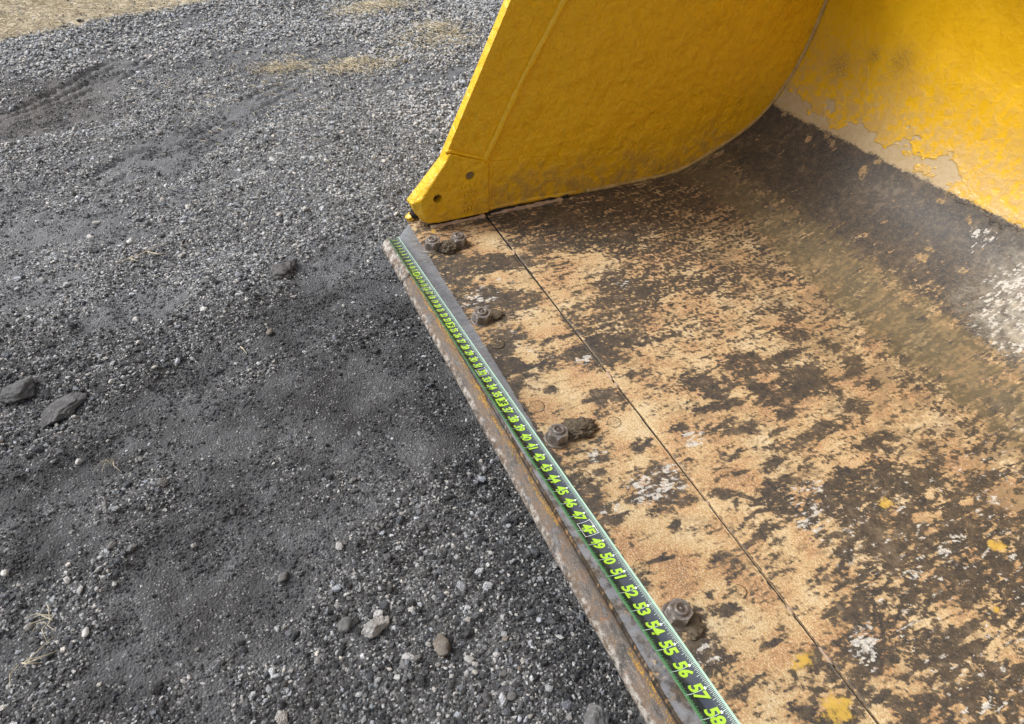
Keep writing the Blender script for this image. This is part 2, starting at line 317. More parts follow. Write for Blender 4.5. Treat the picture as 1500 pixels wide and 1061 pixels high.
def mat_edge():
    N = NT('rusty_cutting_edge')
    g = N.n('ShaderNodeNewGeometry').outputs['Position']
    vx = N.scale(g, (0.25, 1.0, 1.0))
    n1 = N.noise(N.scale(g, (0.5, 1, 1)), 34.0, 6, 0.7); n2 = N.noise(vx, 150.0, 5, 0.72); n3 = N.noise(g, 420.0, 3, 0.7)
    col = N.ramp(n1, [(0.36, (0.040, 0.034, 0.031)), (0.46, (0.095, 0.080, 0.068)), (0.54, (0.140, 0.088, 0.052)), (0.60, (0.070, 0.062, 0.058)), (0.68, (0.125, 0.125, 0.130))])
    col = N.mix(N.ss(n2, 0.54, 0.70, 0, 0.55), col, (0.25, 0.22, 0.20))
    col = N.mix(N.ss(n3, 0.55, 0.72, 0, 0.5), col, (0.48, 0.43, 0.38))
    col = N.mix(N.ss(N.noise(g, 50.0, 4, 0.6), 0.60, 0.72, 0, 0.6), col, (0.24, 0.09, 0.03))
    lip = N.at('lip')
    col = N.mix(N.math('MULTIPLY', lip, N.ss(N.noise(g, 75.0, 5, 0.75), 0.42, 0.64)), col, (0.48, 0.455, 0.42))
    py = N.at('yel')
    pm = N.ss(N.math('ADD', py, N.math('MULTIPLY', N.math('SUBTRACT', N.noise(N.scale(g, (0.35, 1, 1)), 40.0, 6, 0.78), 0.5), 2.2)), 0.55, 0.63)
    pm = N.math('MULTIPLY', pm, N.ss(N.math('ADD', n3, N.math('MULTIPLY', n2, 0.6)), 0.66, 0.84, 1.0, 0.0))
    col = N.mix(pm, col, N.mix(n2, (0.56, 0.33, 0.035), (0.42, 0.20, 0.035)))
    h = N.math('ADD', N.math('MULTIPLY', n2, 0.7), N.math('ADD', N.math('MULTIPLY', n3, 0.4), N.math('MULTIPLY', pm, 0.35)))
    return N.fin(col, 0.62, 0.1, N.bump(h, 0.6, 0.002), 0.45)
M_EDGE = mat_edge()

def mat_rust_dark():
    N = NT('dark_rusty_nut')
    v = N.coord('Object')
    n1 = N.noise(v, 90.0, 5, 0.65); n2 = N.noise(v, 420.0, 3, 0.6)
    col = N.mix(n1, (0.050, 0.043, 0.040), (0.17, 0.14, 0.125))
    pt = N.n('ShaderNodeNewGeometry').outputs['Pointiness']
    col = N.mix(N.ss(pt, 0.52, 0.60, 0, 0.8), col, (0.45, 0.42, 0.40))
    col = N.mix(N.ss(n2, 0.55, 0.7, 0, 0.4), col, (0.22, 0.14, 0.09))
    dirt = N.ss(N.noise(v, 70.0, 5, 0.75), 0.42, 0.60, 0, 0.85)
    col = N.mix(dirt, col, (0.105, 0.080, 0.056))
    return N.fin(col, N.math('ADD', 0.40, N.math('MULTIPLY', dirt, 0.4)), N.math('SUBTRACT', 0.5, N.math('MULTIPLY', dirt, 0.5)), N.bump(N.math('ADD', n2, n1), 0.5, 0.0008), 0.5)
M_NUT = mat_rust_dark()

def mat_simple(name, a, b, sc, rough=0.7, metal=0.0, bumpd=0.001, bs=0.5):
    N = NT(name); v = N.coord('Object'); n = N.noise(v, sc, 6, 0.65); n2 = N.noise(v, sc * 6, 3, 0.6)
    col = N.mix(N.ss(n, 0.3, 0.7), a, b)
    col = N.mix(N.ss(n2, 0.5, 0.75, 0, 0.35), col, tuple(min(1, c * 1.8) for c in b))
    h = N.math('ADD', n, N.math('MULTIPLY', n2, 0.4))
    return N.fin(col, rough, metal, N.bump(h, bs, bumpd), 0.4)
M_PLUG = mat_simple('rusty_plug', (0.10, 0.078, 0.055), (0.30, 0.22, 0.13), 170, 0.7, 0.0)
M_CAKE = mat_simple('caked_dirt', (0.085, 0.066, 0.045), (0.17, 0.135, 0.095), 110, 0.95, 0, 0.004, 0.9)
M_BLACK = mat_simple('black_crust', (0.012, 0.010, 0.009), (0.035, 0.026, 0.02), 120, 0.9, 0, 0.002)
M_CHIP = mat_simple('flaked_primer', (0.28, 0.18, 0.13), (0.48, 0.36, 0.25), 90, 0.8)
M_DUSTWELD = mat_simple('dusty_weld', (0.34, 0.22, 0.07), (0.52, 0.38, 0.17), 45, 0.7)
M_STRAW = mat_simple('dry_straw', (0.46, 0.39, 0.26), (0.70, 0.62, 0.46), 25, 0.85)
M_PALESTRAW = mat_simple('bleached_straw', (0.42, 0.37, 0.26), (0.60, 0.55, 0.43), 25, 0.85)

def mat_plain(name, col, rough=0.5, metal=0.0):
    N = NT(name); v = N.coord('Object'); n = N.noise(v, 300.0, 3, 0.6)
    c2 = tuple(c * 0.82 for c in col)
    return N.fin(N.mix(n, col, c2), rough, metal)
M_LIME = mat_plain('lime_print', (0.37, 0.60, 0.035), 0.5)
M_WHITE = mat_plain('white_print', (0.78, 0.82, 0.80), 0.45)
M_INK = mat_plain('black_print', (0.012, 0.014, 0.016), 0.45)
M_HOOK = mat_plain('hook_steel', (0.20, 0.22, 0.20), 0.35, 0.7)
def mat_blade():
    N = NT('tape_blade_sheen_print')
    a = N.at('across'); s = N.at('along')
    col = N.ramp(a, [(0.0, (0.16, 0.48, 0.20)), (0.045, (0.20, 0.44, 0.24)), (0.062, (0.03, 0.10, 0.035)), (0.13, (0.004, 0.012, 0.006)), (0.34, (0.010, 0.012, 0.013)),
                     (0.42, (0.040, 0.048, 0.066)), (0.85, (0.040, 0.050, 0.066)), (0.930, (0.045, 0.070, 0.075)), (0.945, (0.25, 0.42, 0.32)), (1.0, (0.36, 0.53, 0.43))])  # black left half and slate right half paint in the curved blade's reflection
    pos = N.coord('Object'); sc = N.noise(N.scale(pos, (0.3, 1, 1)), 300.0, 4, 0.7); du = N.noise(pos, 40.0, 4, 0.65)
    col = N.mix(N.ss(sc, 0.58, 0.72, 0, 0.30), col, (0.20, 0.20, 0.18)); col = N.mix(N.ss(du, 0.48, 0.75, 0, 0.22), col, (0.22, 0.20, 0.17))
    return N.fin(col, N.ss(du, 0.3, 0.7, 0.28, 0.45), 0.0, None, 0.5)
M_MINT = mat_plain('mint_print', (0.50, 0.66, 0.56), 0.5)
M_GREEN = mat_plain('green_print', (0.18, 0.50, 0.22), 0.5)

M_BLADE = mat_blade()

# ------------------------------------------------------------------ ground
GZ = -0.085
TR_A = np.array((-1.02, -1.17)); TR_B = np.array((-1.80, -0.38))
TR_C = np.array((-0.72, -0.68)); TR_D = np.array((-1.28, 0.12))
def track(x, y, A, B, wid, seed):
    d = B - A; Ln = np.linalg.norm(d); d = d / Ln; n = np.array((-d[1], d[0]))
    q = (x - A[0]) * d[0] + (y - A[1]) * d[1]; l = (x - A[0]) * n[0] + (y - A[1]) * n[1]
    l = l + 0.02 * (vnoise(q * 3.0, l * 0, seed) - 0.5)
    tri = np.abs(((q / 0.035) % 1.0) - 0.5) * 2
    m = sstep(-0.15, 0.1, q) * (1 - sstep(Ln - 0.25, Ln + 0.1, q)) * (1 - sstep(wid * 0.8, wid * 1.15, np.abs(l)))
    ll = l + 0.012 * (tri - 0.5) + 0.016 * (fbm(x * 28, y * 28, 97, 2) - 0.5)
    gr = sstep(0.0, 0.55, np.abs(((ll / 0.046) % 1.0) - 0.5) * 2)
    return m, gr

def strawline(x, y):
    # >0 on the straw side, beyond the gravel
    return -(x + 2.02 + 0.31 * (y + 0.98)) + 0.18 * (fbm(x * 3, y * 3, 61, 3) - 0.5)

def damp_shade_field(x, y):  # damp ground, with shade along the bucket and lip painted in
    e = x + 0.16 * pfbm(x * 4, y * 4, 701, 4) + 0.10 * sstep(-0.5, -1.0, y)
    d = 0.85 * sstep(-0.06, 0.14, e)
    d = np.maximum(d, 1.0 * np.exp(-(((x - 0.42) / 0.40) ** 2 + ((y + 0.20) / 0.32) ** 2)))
    d = np.maximum(d, 0.9 * np.exp(-(((x - 0.09) / 0.10) ** 2 + ((y + 0.28) / 0.30) ** 2)))  # paints the shaded flank of the ridge dark
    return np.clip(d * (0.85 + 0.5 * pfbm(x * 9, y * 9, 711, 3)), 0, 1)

def ground_fields(x, y):
    ca, sa = math.cos(R(112)), math.sin(R(112))
    u = x * ca + y * sa; v = -x * sa + y * ca
    st = fbm(u * 1.6, v * 7.0, 5, 4)
    g = 0.55 + 1.1 * (st - 0.5) + 0.5 * (fbm(x * 9, y * 9, 11, 3) - 0.5)
    g = paint(BG, x, y, g)
    g = g + 0.60 * (fbm(u * 7, v * 13, 21, 4) - 0.5)
    g = 0.5 + (g - 0.5) * 1.25
    m1, t1 = track(x, y, TR_A, TR_B, 0.085, 3); m2, t2 = track(x, y, TR_C, TR_D, 0.075, 4)
    g = g * (1 - 0.60 * np.maximum(m1, m2 * 0.8))
    sw = strawline(x, y)
    h = 0.050 * (fbm(x * 1.3, y * 1.3, 31, 3) - 0.5) + 0.026 * (fbm(u * 3, v * 8, 41, 4) - 0.5) + 0.013 * (fbm(x * 26, y * 26, 51, 4, 0.6) - 0.5)
    h += 0.012 * (np.clip(g, 0, 1) - 0.5)
    brk = sstep(0.34, 0.58, fbm(x * 11, y * 11, 95, 3)); h += -0.0058 * m1 * (0.2 + 2.0 * (1 - t1) * brk) - 0.0048 * m2 * (0.2 + 2.0 * (1 - t2) * brk)
    for (bx, by, r, a) in ((0.0, -0.33, 0.17, 0.022), (0.16, -0.26, 0.10, -0.016), (0.20, -0.48, 0.15, -0.018), (0.40, -0.64, 0.12, -0.010), (0.0, -0.05, 0.12, -0.010), (0.45, -0.15, 0.25, -0.008)):
        h += a * np.exp(-((x - bx) ** 2 + (y - by) ** 2) / r ** 2)
    # stay clear of the bucket, with a hollow added to deepen shade by the lip
    under = sstep(-0.16, 0.03, y) * sstep(-0.20, -0.02, x)
    h = h * (1 - 0.75 * under) - 0.006 * under - 0.022 * sstep(-0.11, 0.03, y) * sstep(-0.08, 0.06, x)
    return np.clip(g, 0, 1), h, sw, np.maximum(m1, m2)

def axis(lo, hi, step, far, growth=1.16):
    a = list(np.arange(lo, hi + step / 2, step)); s = step; x = a[-1]
    while x < far: s *= growth; x += s; a.append(x)
    s = step; x = a[0]; pre = []
    while x > -far: s *= growth; x -= s; pre.append(x)
    return np.array(pre[::-1] + a)
gx = axis(-2.9, 1.55, 0.0062, 400.0); gy = axis(-1.25, 1.45, 0.0062, 400.0)
GX, GY = np.meshgrid(gx, gy, indexing='ij')
gg, gh, gs, gt = ground_fields(GX, GY)
fade = np.exp(-np.maximum(0, np.hypot(GX + 0.7, GY) - 4.0) / 6.0)
me = mesh_np('ground', np.stack([GX, GY, GZ + gh * fade], -1).reshape(-1, 3), grid_faces(len(gx), len(gy)), True)
attr(me, 'gravel', gg); attr(me, 'straw', gs); attr(me, 'track', gt)
brown = np.clip(np.exp(-(((GX + 1.35) / 0.4) ** 2 + ((GY + 0.85) / 0.3) ** 2)), 0, 1)
attr(me, 'damp_shade', damp_shade_field(GX.ravel(), GY.ravel()))
attr(me, 'brown', brown)

def mat_ground():
    N = NT('gravel_fines')
    g = N.n('ShaderNodeNewGeometry').outputs['Position']
    G = N.at('gravel'); S = N.at('straw'); Br = N.at('brown')
    n1 = N.noise(g, 5.0, 3, 0.6); n2 = N.noise(g, 60.0, 4, 0.65); n3 = N.noise(g, 330.0, 2, 0.7)
    cell = N.n('ShaderNodeTexVoronoi', feature='F1'); N.L(g, cell.inputs['Vector']); cell.inputs['Scale'].default_value = 210.0
    cs = N.n('ShaderNodeSeparateColor'); N.L(cell.outputs['Color'], cs.inputs[0])
    cell2 = N.n('ShaderNodeTexVoronoi', feature='F1'); N.L(g, cell2.inputs['Vector']); cell2.inputs['Scale'].default_value = 420.0
    cs2 = N.n('ShaderNodeSeparateColor'); N.L(cell2.outputs['Color'], cs2.inputs[0])
    fine = N.mix(n1, (0.120, 0.124, 0.134), (0.182, 0.187, 0.199))
    fine = N.mix(N.math('MULTIPLY', Br, 0.85), fine, (0.105, 0.092, 0.086))
    fine = N.mix(N.ss(n3, 0.45, 0.75, 0, 0.4), fine, (0.20, 0.20, 0.206))
    DSh = N.at('damp_shade')
    fine = N.mix(N.math('MULTIPLY', DSh, 0.92), fine, N.mix(n1, (0.024, 0.0235, 0.025), (0.044, 0.043, 0.046)))
    grit = N.ramp(cs.outputs[0], [(0.0, g3(0.028)), (0.45, g3(0.085)), (0.75, g3(0.19)), (0.93, g3(0.40)), (1.0, g3(0.55))])
    gm = N.math('MULTIPLY', N.ss(cs.outputs[1], 0.45, 0.55), N.ss(N.math('ADD', G, N.math('MULTIPLY', N.math('SUBTRACT', n2, 0.5), 1.2)), 0.25, 0.6))
    grit = N.mix(N.math('MULTIPLY', DSh, 0.55), grit, g3(0.045))
    col = N.mix(gm, fine, grit)
    grit2 = N.math('MULTIPLY', N.ss(cs2.outputs[0], 0.90, 0.93), N.ss(n2, 0.42, 0.55))
    col = N.mix(N.math('MULTIPLY', grit2, 0.7), col, g3(0.36))
    sm = N.ss(N.math('ADD', S, N.math('MULTIPLY', N.math('SUBTRACT', N.noise(g, 14.0, 5, 0.7), 0.5), 0.4)), -0.04, 0.08)
    st = N.mix(N.noise(g, 110.0, 4, 0.75), (0.46, 0.38, 0.27), (0.78, 0.69, 0.54))
    st = N.mix(N.ss(N.noise(g, 3.0, 3, 0.5), 0.50, 0.75, 0, 0.4), st, (0.36, 0.30, 0.19))
    col = N.mix(sm, col, st)
    hc = N.math('SUBTRACT', 1.0, N.math('MULTIPLY', cell.outputs['Distance'], 1.6))
    h = N.math('ADD', N.math('MULTIPLY', hc, 0.6), N.math('ADD', N.math('MULTIPLY', n3, 0.55), N.math('MULTIPLY', n2, 1.0)))
    return N.fin(col, 0.88, 0.0, N.bump(h, 0.85, 0.004), 0.35)
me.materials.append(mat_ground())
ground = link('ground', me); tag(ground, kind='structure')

def ground_z(x, y):
    g, h, s, t = ground_fields(np.array([float(x)]), np.array([float(y)])); return GZ + float(h[0])

# ------------------------------------------------------------------ gravel (stuff): angular chips set on points
def hull_mesh(name, seed, npt=16, flat=0.62):
    r = random.Random(seed); bm = bmesh.new()
    ax = (1.0, r.uniform(0.62, 0.95), r.uniform(flat * 0.75, flat * 1.15))
    for k in range(npt):
        z = 1 - 2 * (k + 0.5) / npt; t = k * 2.39996 + r.uniform(-0.5, 0.5); q = math.sqrt(max(0, 1 - z * z)); s = r.uniform(0.74, 1.0)
        bm.verts.new((q * math.cos(t) * ax[0] * s * 0.5, q * math.sin(t) * ax[1] * s * 0.5, z * ax[2] * s * 0.5))
    bmesh.ops.convex_hull(bm, input=list(bm.verts), use_existing_faces=False)
    bmesh.ops.delete(bm, geom=[v for v in bm.verts if not v.link_faces], context='VERTS')
    bmesh.ops.triangulate(bm, faces=list(bm.faces))
    m = bpy.data.meshes.new(name); bm.to_mesh(m); bm.free(); return m

def mat_stone():
    N = NT('gravel_stone')
    t = N.at('tone', 'INSTANCER'); u = N.at('hue', 'INSTANCER')
    v = N.coord('Object'); n = N.noise(v, 3.0, 3, 0.65); n2 = N.noise(v, 9.0, 2, 0.7)
    col = N.ramp(t, [(0.0, (0.030, 0.031, 0.034)), (0.30, (0.090, 0.092, 0.097)), (0.55, (0.22, 0.223, 0.228)), (0.75, (0.45, 0.45, 0.45)), (1.0, (0.80, 0.79, 0.77))])
    warm = N.mix(u, (0.90, 0.98, 1.10), (1.05, 1.0, 0.93))
    col = N.mix(1.0, col, warm, 'MULTIPLY')
    col = N.mix(N.ss(n, 0.46, 0.68, 0, 0.55), col, (0.055, 0.055, 0.058))
    col = N.mix(N.ss(n2, 0.58, 0.70, 0, 0.4), col, (0.30, 0.30, 0.30))
    return N.fin(col, 0.75, 0.0, N.bump(n2, 0.5, 0.05), 0.4)
M_STONE = mat_stone()

protos = bpy.data.collections.new('stone_shapes')
for k in range(10):
    m = hull_mesh('stone_shape', 100 + k, 12 + k % 5, 0.42 + 0.035 * k); m.materials.append(M_STONE)
    protos.objects.link(bpy.data.objects.new('stone_shape', m))

def scatter_points():
    P = []; SZ = []; TN = []
    def layer(dens, lo, hi, power, x0, x1, y0, y1, thr, sink, tone, crumb=False):
        n = int(dens * (x1 - x0) * (y1 - y0))
        x = rng.uniform(x0, x1, n); y = rng.uniform(y0, y1, n)
        hide = (x > 0.02) & (y > 0.30) & (x < 2.5)
        x = x[~hide]; y = y[~hide]
        g, h, s, t = ground_fields(x, y)
        keep = rng.random(len(x)) < np.clip((g - thr) * 1.9, 0.05, 1.0) * (1 - 0.93 * sstep(-0.03, 0.05, s)) * (1 - 0.80 * t)
        if crumb: keep = rng.random(len(x)) < np.clip((0.62 - g) * 2.0, 0.0, 1.0) * (1 - sstep(-0.03, 0.05, s)) * sstep(0.40, 0.60, fbm(x * 14, y * 14, 88, 3))
        x, y, h, g, s = x[keep], y[keep], h[keep], g[keep], s[keep]
        sz = lo + (hi - lo) * rng.random(len(x)) ** power
        z = GZ + h + sz * sink
        P.append(np.stack([x, y, z], 1)); SZ.append(sz)
        tn = np.clip(tone + rng.normal(0, 0.29, len(x)) + 0.12 * sstep(0.0, -1.2, x) + 0.12 * (fbm(x * 5, y * 5, 77, 2) - 0.5), 0, 1)
        dshade = damp_shade_field(x, y); tn = np.clip(tn - 0.31 * dshade + 0.07 * sstep(-0.1, -0.5, x), 0, 1)  # stones darkened by damp and the painted shade
        if crumb: tn = np.clip(0.38 - 0.25 * dshade + rng.normal(0, 0.05, len(x)), 0, 1)
        else: tn = np.where(rng.random(len(x)) < 0.12, rng.uniform(0.86, 1.0, len(x)) - 0.10 * dshade, tn)
        TN.append(tn)
    layer(30000, 0.0032, 0.0078, 1.6, -1.6, 1.5, -1.2, 0.35, 0.22, 0.08, 0.48)
    layer(6500, 0.0065, 0.0145, 2.0, -1.6, 1.5, -1.2, 0.35, 0.24, 0.10, 0.48)
    layer(22000, 0.003, 0.010, 2.2, -1.6, 1.5, -1.2, 0.35, 0, 0.10, 0.4, True)
    layer(420, 0.013, 0.024, 2.2, -2.4, 1.5, -1.2, 1.3, 0.22, 0.12, 0.50)
    layer(11000, 0.007, 0.017, 1.7, -2.9, -1.6, -1.3, 1.5, 0.02, 0.18, 0.60)
    layer(11000, 0.007, 0.017, 1.7, -1.6, -0.02, 0.35, 1.45, 0.02, 0.18, 0.58)
    layer(900, 0.008, 0.018, 1.7, -5.5, 2.4, -3.4, -1.2, 0.15, 0.16, 0.45)
    layer(900, 0.008, 0.018, 1.7, 1.5, 2.6, -1.2, 0.3, 0.15, 0.16, 0.45)
    layer(1200, 0.008, 0.018, 1.7, -2.9, -0.1, 1.45, 3.0, 0.15, 0.16, 0.5)
    return np.concatenate(P), np.concatenate(SZ), np.concatenate(TN)
pp, psz, ptn = scatter_points()
npnt = len(pp)
gme = bpy.data.meshes.new('gravel'); gme.vertices.add(npnt); gme.vertices.foreach_set('co', pp.astype(np.float32).ravel())
attr(gme, 'tone', ptn); attr(gme, 'hue', rng.random(npnt))
rot = np.stack([rng.normal(0, 0.35, npnt), rng.normal(0, 0.35, npnt), rng.uniform(0, 6.283, npnt)], 1)
attr_v(gme, 'spin', rot)
attr_v(gme, 'size', psz[:, None] * np.stack([rng.uniform(0.85, 1.15, npnt)] * 3, 1) * 1.12)
ai = gme.attributes.new('pick', 'INT', 'POINT'); ai.data.foreach_set('value', rng.integers(0, 10, npnt).astype(np.int32))
gravel = link('gravel', gme, M_STONE); tag(gravel, 'loose crushed grey gravel scattered over the whole yard', 'gravel', None, 'stuff')

def gn_instances(obj, coll, name):
    ng = bpy.data.node_groups.new(name, 'GeometryNodeTree')
    ng.interface.new_socket('Geometry', in_out='INPUT', socket_type='NodeSocketGeometry')
    ng.interface.new_socket('Geometry', in_out='OUTPUT', socket_type='NodeSocketGeometry')
    nd = ng.nodes; gi = nd.new('NodeGroupInput'); go = nd.new('NodeGroupOutput')
    ci = nd.new('GeometryNodeCollectionInfo'); ci.inputs['Collection'].default_value = coll; ci.inputs['Separate Children'].default_value = True
    ci.inputs['Reset Children'].default_value = True
    ip = nd.new('GeometryNodeInstanceOnPoints'); ip.inputs['Pick Instance'].default_value = True
    def na(n, t):
        a = nd.new('GeometryNodeInputNamedAttribute'); a.data_type = t; a.inputs['Name'].default_value = n; return a.outputs['Attribute']
    e2r = nd.new('FunctionNodeEulerToRotation')
    ng.links.new(na('spin', 'FLOAT_VECTOR'), e2r.inputs[0])
    ng.links.new(gi.outputs[0], ip.inputs['Points']); ng.links.new(ci.outputs[0], ip.inputs['Instance'])
    ng.links.new(na('pick', 'INT'), ip.inputs['Instance Index']); ng.links.new(e2r.outputs[0], ip.inputs['Rotation'])
    ng.links.new(na('size', 'FLOAT_VECTOR'), ip.inputs['Scale']); ng.links.new(ip.outputs[0], go.inputs[0])
    md = obj.modifiers.new('scatter', 'NODES'); md.node_group = ng
gn_instances(gravel, protos, 'scatter_gravel')

# ------------------------------------------------------------------ the bucket
XW = -0.036; XR = 2.62
bucket = empty('loader_bucket', (0.0, 0.0, 0.0))
tag(bucket, 'worn yellow steel loader bucket with rusty scraped floor, right of the gravel', 'bucket')

def catmull(P, n=8):
    P = np.array(P, float); out = []
    for i in range(len(P) - 1):
        p0 = P[max(i - 1, 0)]; p1 = P[i]; p2 = P[i + 1]; p3 = P[min(i + 2, len(P) - 1)]
        for k in range(n):
            t = k / n
            out.append(.5 * ((2 * p1) + (-p0 + p2) * t + (2 * p0 - 5 * p1 + 4 * p2 - p3) * t * t + (-p0 + 3 * p1 - 3 * p2 + p3) * t ** 3))
    out.append(P[-1]); return np.array(out)
PROF = catmull([(.307, 0), (.6, 0), (.85, 0), (.90, 0), (.99, .012), (1.077, .046), (1.18, .096), (1.255, .155), (1.305, .235), (1.34, .33), (1.354, .43), (1.358, .53), (1.345, .68), (1.30, .83), (1.22, .96)])
PS = np.r_[0, np.cumsum(np.linalg.norm(np.diff(PROF, axis=0), axis=1))] + .307

SEAM = 0.305
FLK= [(0.025, 1.317, 4264, -679, 16824, 0.44), (0.103, 1.338, 1510, -2503, 9929, 0.44), (0.226, 1.321, 1749, 2677, 8336, 0.44), (0.154, 1.298, 4282, 1760, 7302, 0.44), (0.367, 1.307, 3747, 297, 6500, 0.44), (0.382, 1.342, 5926, -1447, 11959, 0.44), (0.37, 1.297, 7217, 4874, 9787, 0.44), (0.592, 1.342, 14168, -539, 23021, 0.44), (0.68, 1.341, 12026, 6352, 14062, 0.44), (0.675, 1.209, 6342, 360, 7434, 0.44), (0.669, 1.236, 8633, -113, 10753, 0.44), (0.525, 1.165, 6603, -2150, 2375, 0.44), (0.766, 1.237, 13763, -4813, 9655, 0.44)]
def floor_attrs(me, X, S):
    x = X.ravel(); s = S.ravel()
    b = 0.35 + 0.25 * (fbm(x * 4, s * 3, 91, 3) - 0.5) * 2
    d = paint(BD, x, s, b, 1.15)
    d = 0.20 + 0.60 * d
    # beyond the fold the coat is whole, with a few flakes
    fold = sstep(1.08, 1.15, s)
    flake = 0.93 - 0.25 * sstep(0.45, 0.75, x) * (1 - sstep(1.14, 1.27, s))
    d = d * (1 - fold) + flake * fold
    d = paint(FLK, x, s, d)
    strip = sstep(0.030, 0.036, s) * (1 - sstep(0.085, 0.115, s)) * sstep(0.35, 0.6, x); d = np.maximum(d, 0.80 * strip)
    far = sstep(0.86, 1.0, s) * (1 - sstep(1.07, 1.12, s)); d = d + (np.maximum(d, 0.56) - d) * far
    w = paint(BW, x, s, 0.06)
    o = np.exp(-((s - 1.03) / 0.055) ** 2) * (1 - 0.75 * sstep(0.75, 1.25, x)) + 0.55 * sstep(0.90, 1.0, s) * (1 - sstep(1.10, 1.14, s)) * (1 - 0.6 * sstep(0.9, 1.3, x))
    o += 0.45 * sstep(0.82, 1.0, s) * (1 - sstep(1.10, 1.14, s)) * sstep(0.2, 0.6, x)
    o += 0.55 * np.exp(-((s - 0.75) / 0.30) ** 2) * (1 - sstep(0.0, 0.22, x)) + 0.9 * np.exp(-((s - 1.125) / 0.010) ** 2) * 0.7
    bx = 1.325 + 0.075 * x
    p = s - bx
    stl = sstep(0.030, 0.036, s) * (1 - sstep(0.080, 0.098, s)) * (1 - 0.52 * sstep(0.45, 0.85, x)) * 1.05
    k = 0.74 * np.exp(-((s - SEAM) / 0.0050) ** 2) * (0.55 + 1.5 * (fbm(x * 9, s * 0, 15, 3) - 0.35))
    k = np.maximum(k, 0.62 * np.exp(-((x - XW) / 0.010) ** 2) * (1 - sstep(0.55, 0.75, s)) * sstep(.1, .14, s))
    ch = np.zeros_like(x)
    for (cx, cy, rx, ry) in ((1.318, .265, .018, .026), (1.394, .262, .026, .034), (1.149, .622, .014, .020), (1.30, .741, .018, .02), (1.384, .631, .008, .012), (0.457, 1.150, .004, .028), (-0.006, .140, .020, .008)):
        ch = np.maximum(ch, 1.0 * np.exp(-((x - cx) / rx) ** 2 - ((s - cy) / ry) ** 2) * 0.95)
    sp = np.zeros_like(x)
    for (cx, cy, r) in ((0.272, 1.580, .035), (0.10, 1.50, .04), (0.19, 1.56, .02)): sp = np.maximum(sp, np.exp(-((x - cx) ** 2 + (s - cy) ** 2) / r ** 2))
    wx = 0.010 * pfbm(x * 18, s * 12, 501, 3); wy = 0.014 * pfbm(x * 18, s * 12, 502, 3)
    X2 = x + wx; S2 = s + wy
    nz = 0.24 * pfbm(X2 * 26, S2 * 15, 511, 4, 0.62) + 0.24 * pfbm((X2 + s * 0.1) * 58, S2 * 9, 515, 3, 0.6) + 0.40 * pfbm((X2 + s * 0.08) * 84, S2 * 34, 521, 4, 0.80) + 0.30 * pfbm((X2 + s * 0.1) * 150, S2 * 24, 531, 3, 0.7) + 0.24 * pfbm(X2 * 190, S2 * 110, 535, 2, 0.8)
    lowr = sstep(0.95, 1.15, x) * sstep(0.35, 0.45, s); nz = nz * (1 + 0.35 * lowr)
    lichen = 0.34 * pfbm(X2 * 110, S2 * 90, 541, 3, 0.7)
    busy = np.exp(-(((x - 0.35) / 0.55) ** 2 + ((s - 0.72) / 0.36) ** 2))
    dv = d + nz + lichen * (0.5 + 1.6 * busy)
    ang = 0.12
    ws = pfbm((X2 + s * ang) * 170, S2 * 26, 551, 4, 0.75) * 0.60 + 0.22 * pfbm(X2 * 40, S2 * 26, 561, 3) + 0.26 * pfbm(X2 * 150, S2 * 110, 571, 3)
    w = np.maximum(w, 0.50 * lowr + 0.12 * fold)
    w = np.maximum(w, 0.36 * (1 - sstep(0.28, 0.33, s)) * sstep(0.09, 0.12, s) * (1 - sstep(0.9, 1.2, x)))
    wv = 0.09 + np.clip(w, 0, 1) * 0.42 + 1.0 * ws * (0.34 + 1.1 * w)
    scr = pfbm((x + s * 0.16) * 210, s * 5.0, 581, 2) ; wv = np.maximum(wv, (0.40 + 0.22 * np.clip(w, 0, 1)) * sstep(0.52, 0.72, scr) * (1 - fold) * sstep(-0.3, 0.2, pfbm(x * 12, s * 9, 585, 2)))
    ov = 0.95 * o * (0.62 + 0.9 * pfbm(X2 * 34, S2 * 26, 591, 4, 0.65))
    sv_ = stl + 0.16 * pfbm(x * 45, s * 45, 601, 3) * (stl > 0.02)
    kv = k + 0.45 * pfbm(x * 70, s * 70, 611, 3) * (k > 0.03)
    cv = ch + 0.45 * pfbm(x * 60, s * 60, 621, 3) * (ch > 0.05)
    pe = p + 0.011 * pfbm(x * 22, s * 30, 631, 5, 0.7)
    pe2 = p + 0.070 * pfbm(x * 10, s * 12, 641, 5, 0.5) + 0.022 * pfbm(x * 55, s * 60, 645, 4, 0.7) + 0.05 * sstep(0.45, 0.75, x)
    tnv = np.clip(0.5 + 0.55 * pfbm(x * 11, s * 9, 651, 4), 0, 1); dnv = np.clip(0.5 + 0.30 * pfbm(x * 8, s * 8, 661, 3) + 0.70 * pfbm(X2 * 55, S2 * 50, 671, 4, 0.75), 0, 1)
    for nme, a in (('d', dv), ('w', wv), ('o', ov), ('paint', p), ('pe', pe), ('pe2', pe2), ('steel', sv_), ('crust', kv), ('chip', cv), ('spot', sp), ('tn', tnv), ('dn', dnv)): attr(me, nme, a)
    attr_v(me, 'uv2', np.stack([x, s, np.zeros_like(x)], 1))
    fl = sstep(0.60, 1.02, x) * sstep(1.07, 1.20, s) * (1 - sstep(1.36, 1.42, s))  # sky glare on the back curve, put into the colour
    attr(me, 'glare_film', fl * (0.78 + 0.75 * pfbm(X2 * 40, S2 * 40, 681, 5, 0.75)))
    md = 0.42 + 0.38 * pfbm(X2 * 14, S2 * 9, 691, 4, 0.6) + 0.42 * pfbm(X2 * 85, S2 * 38, 695, 4, 0.72) + 0.22 * sstep(0.62, 0.95, s) - 0.12 * (1 - sstep(0.30, 0.5, s))
    attr(me, 'mid', md)

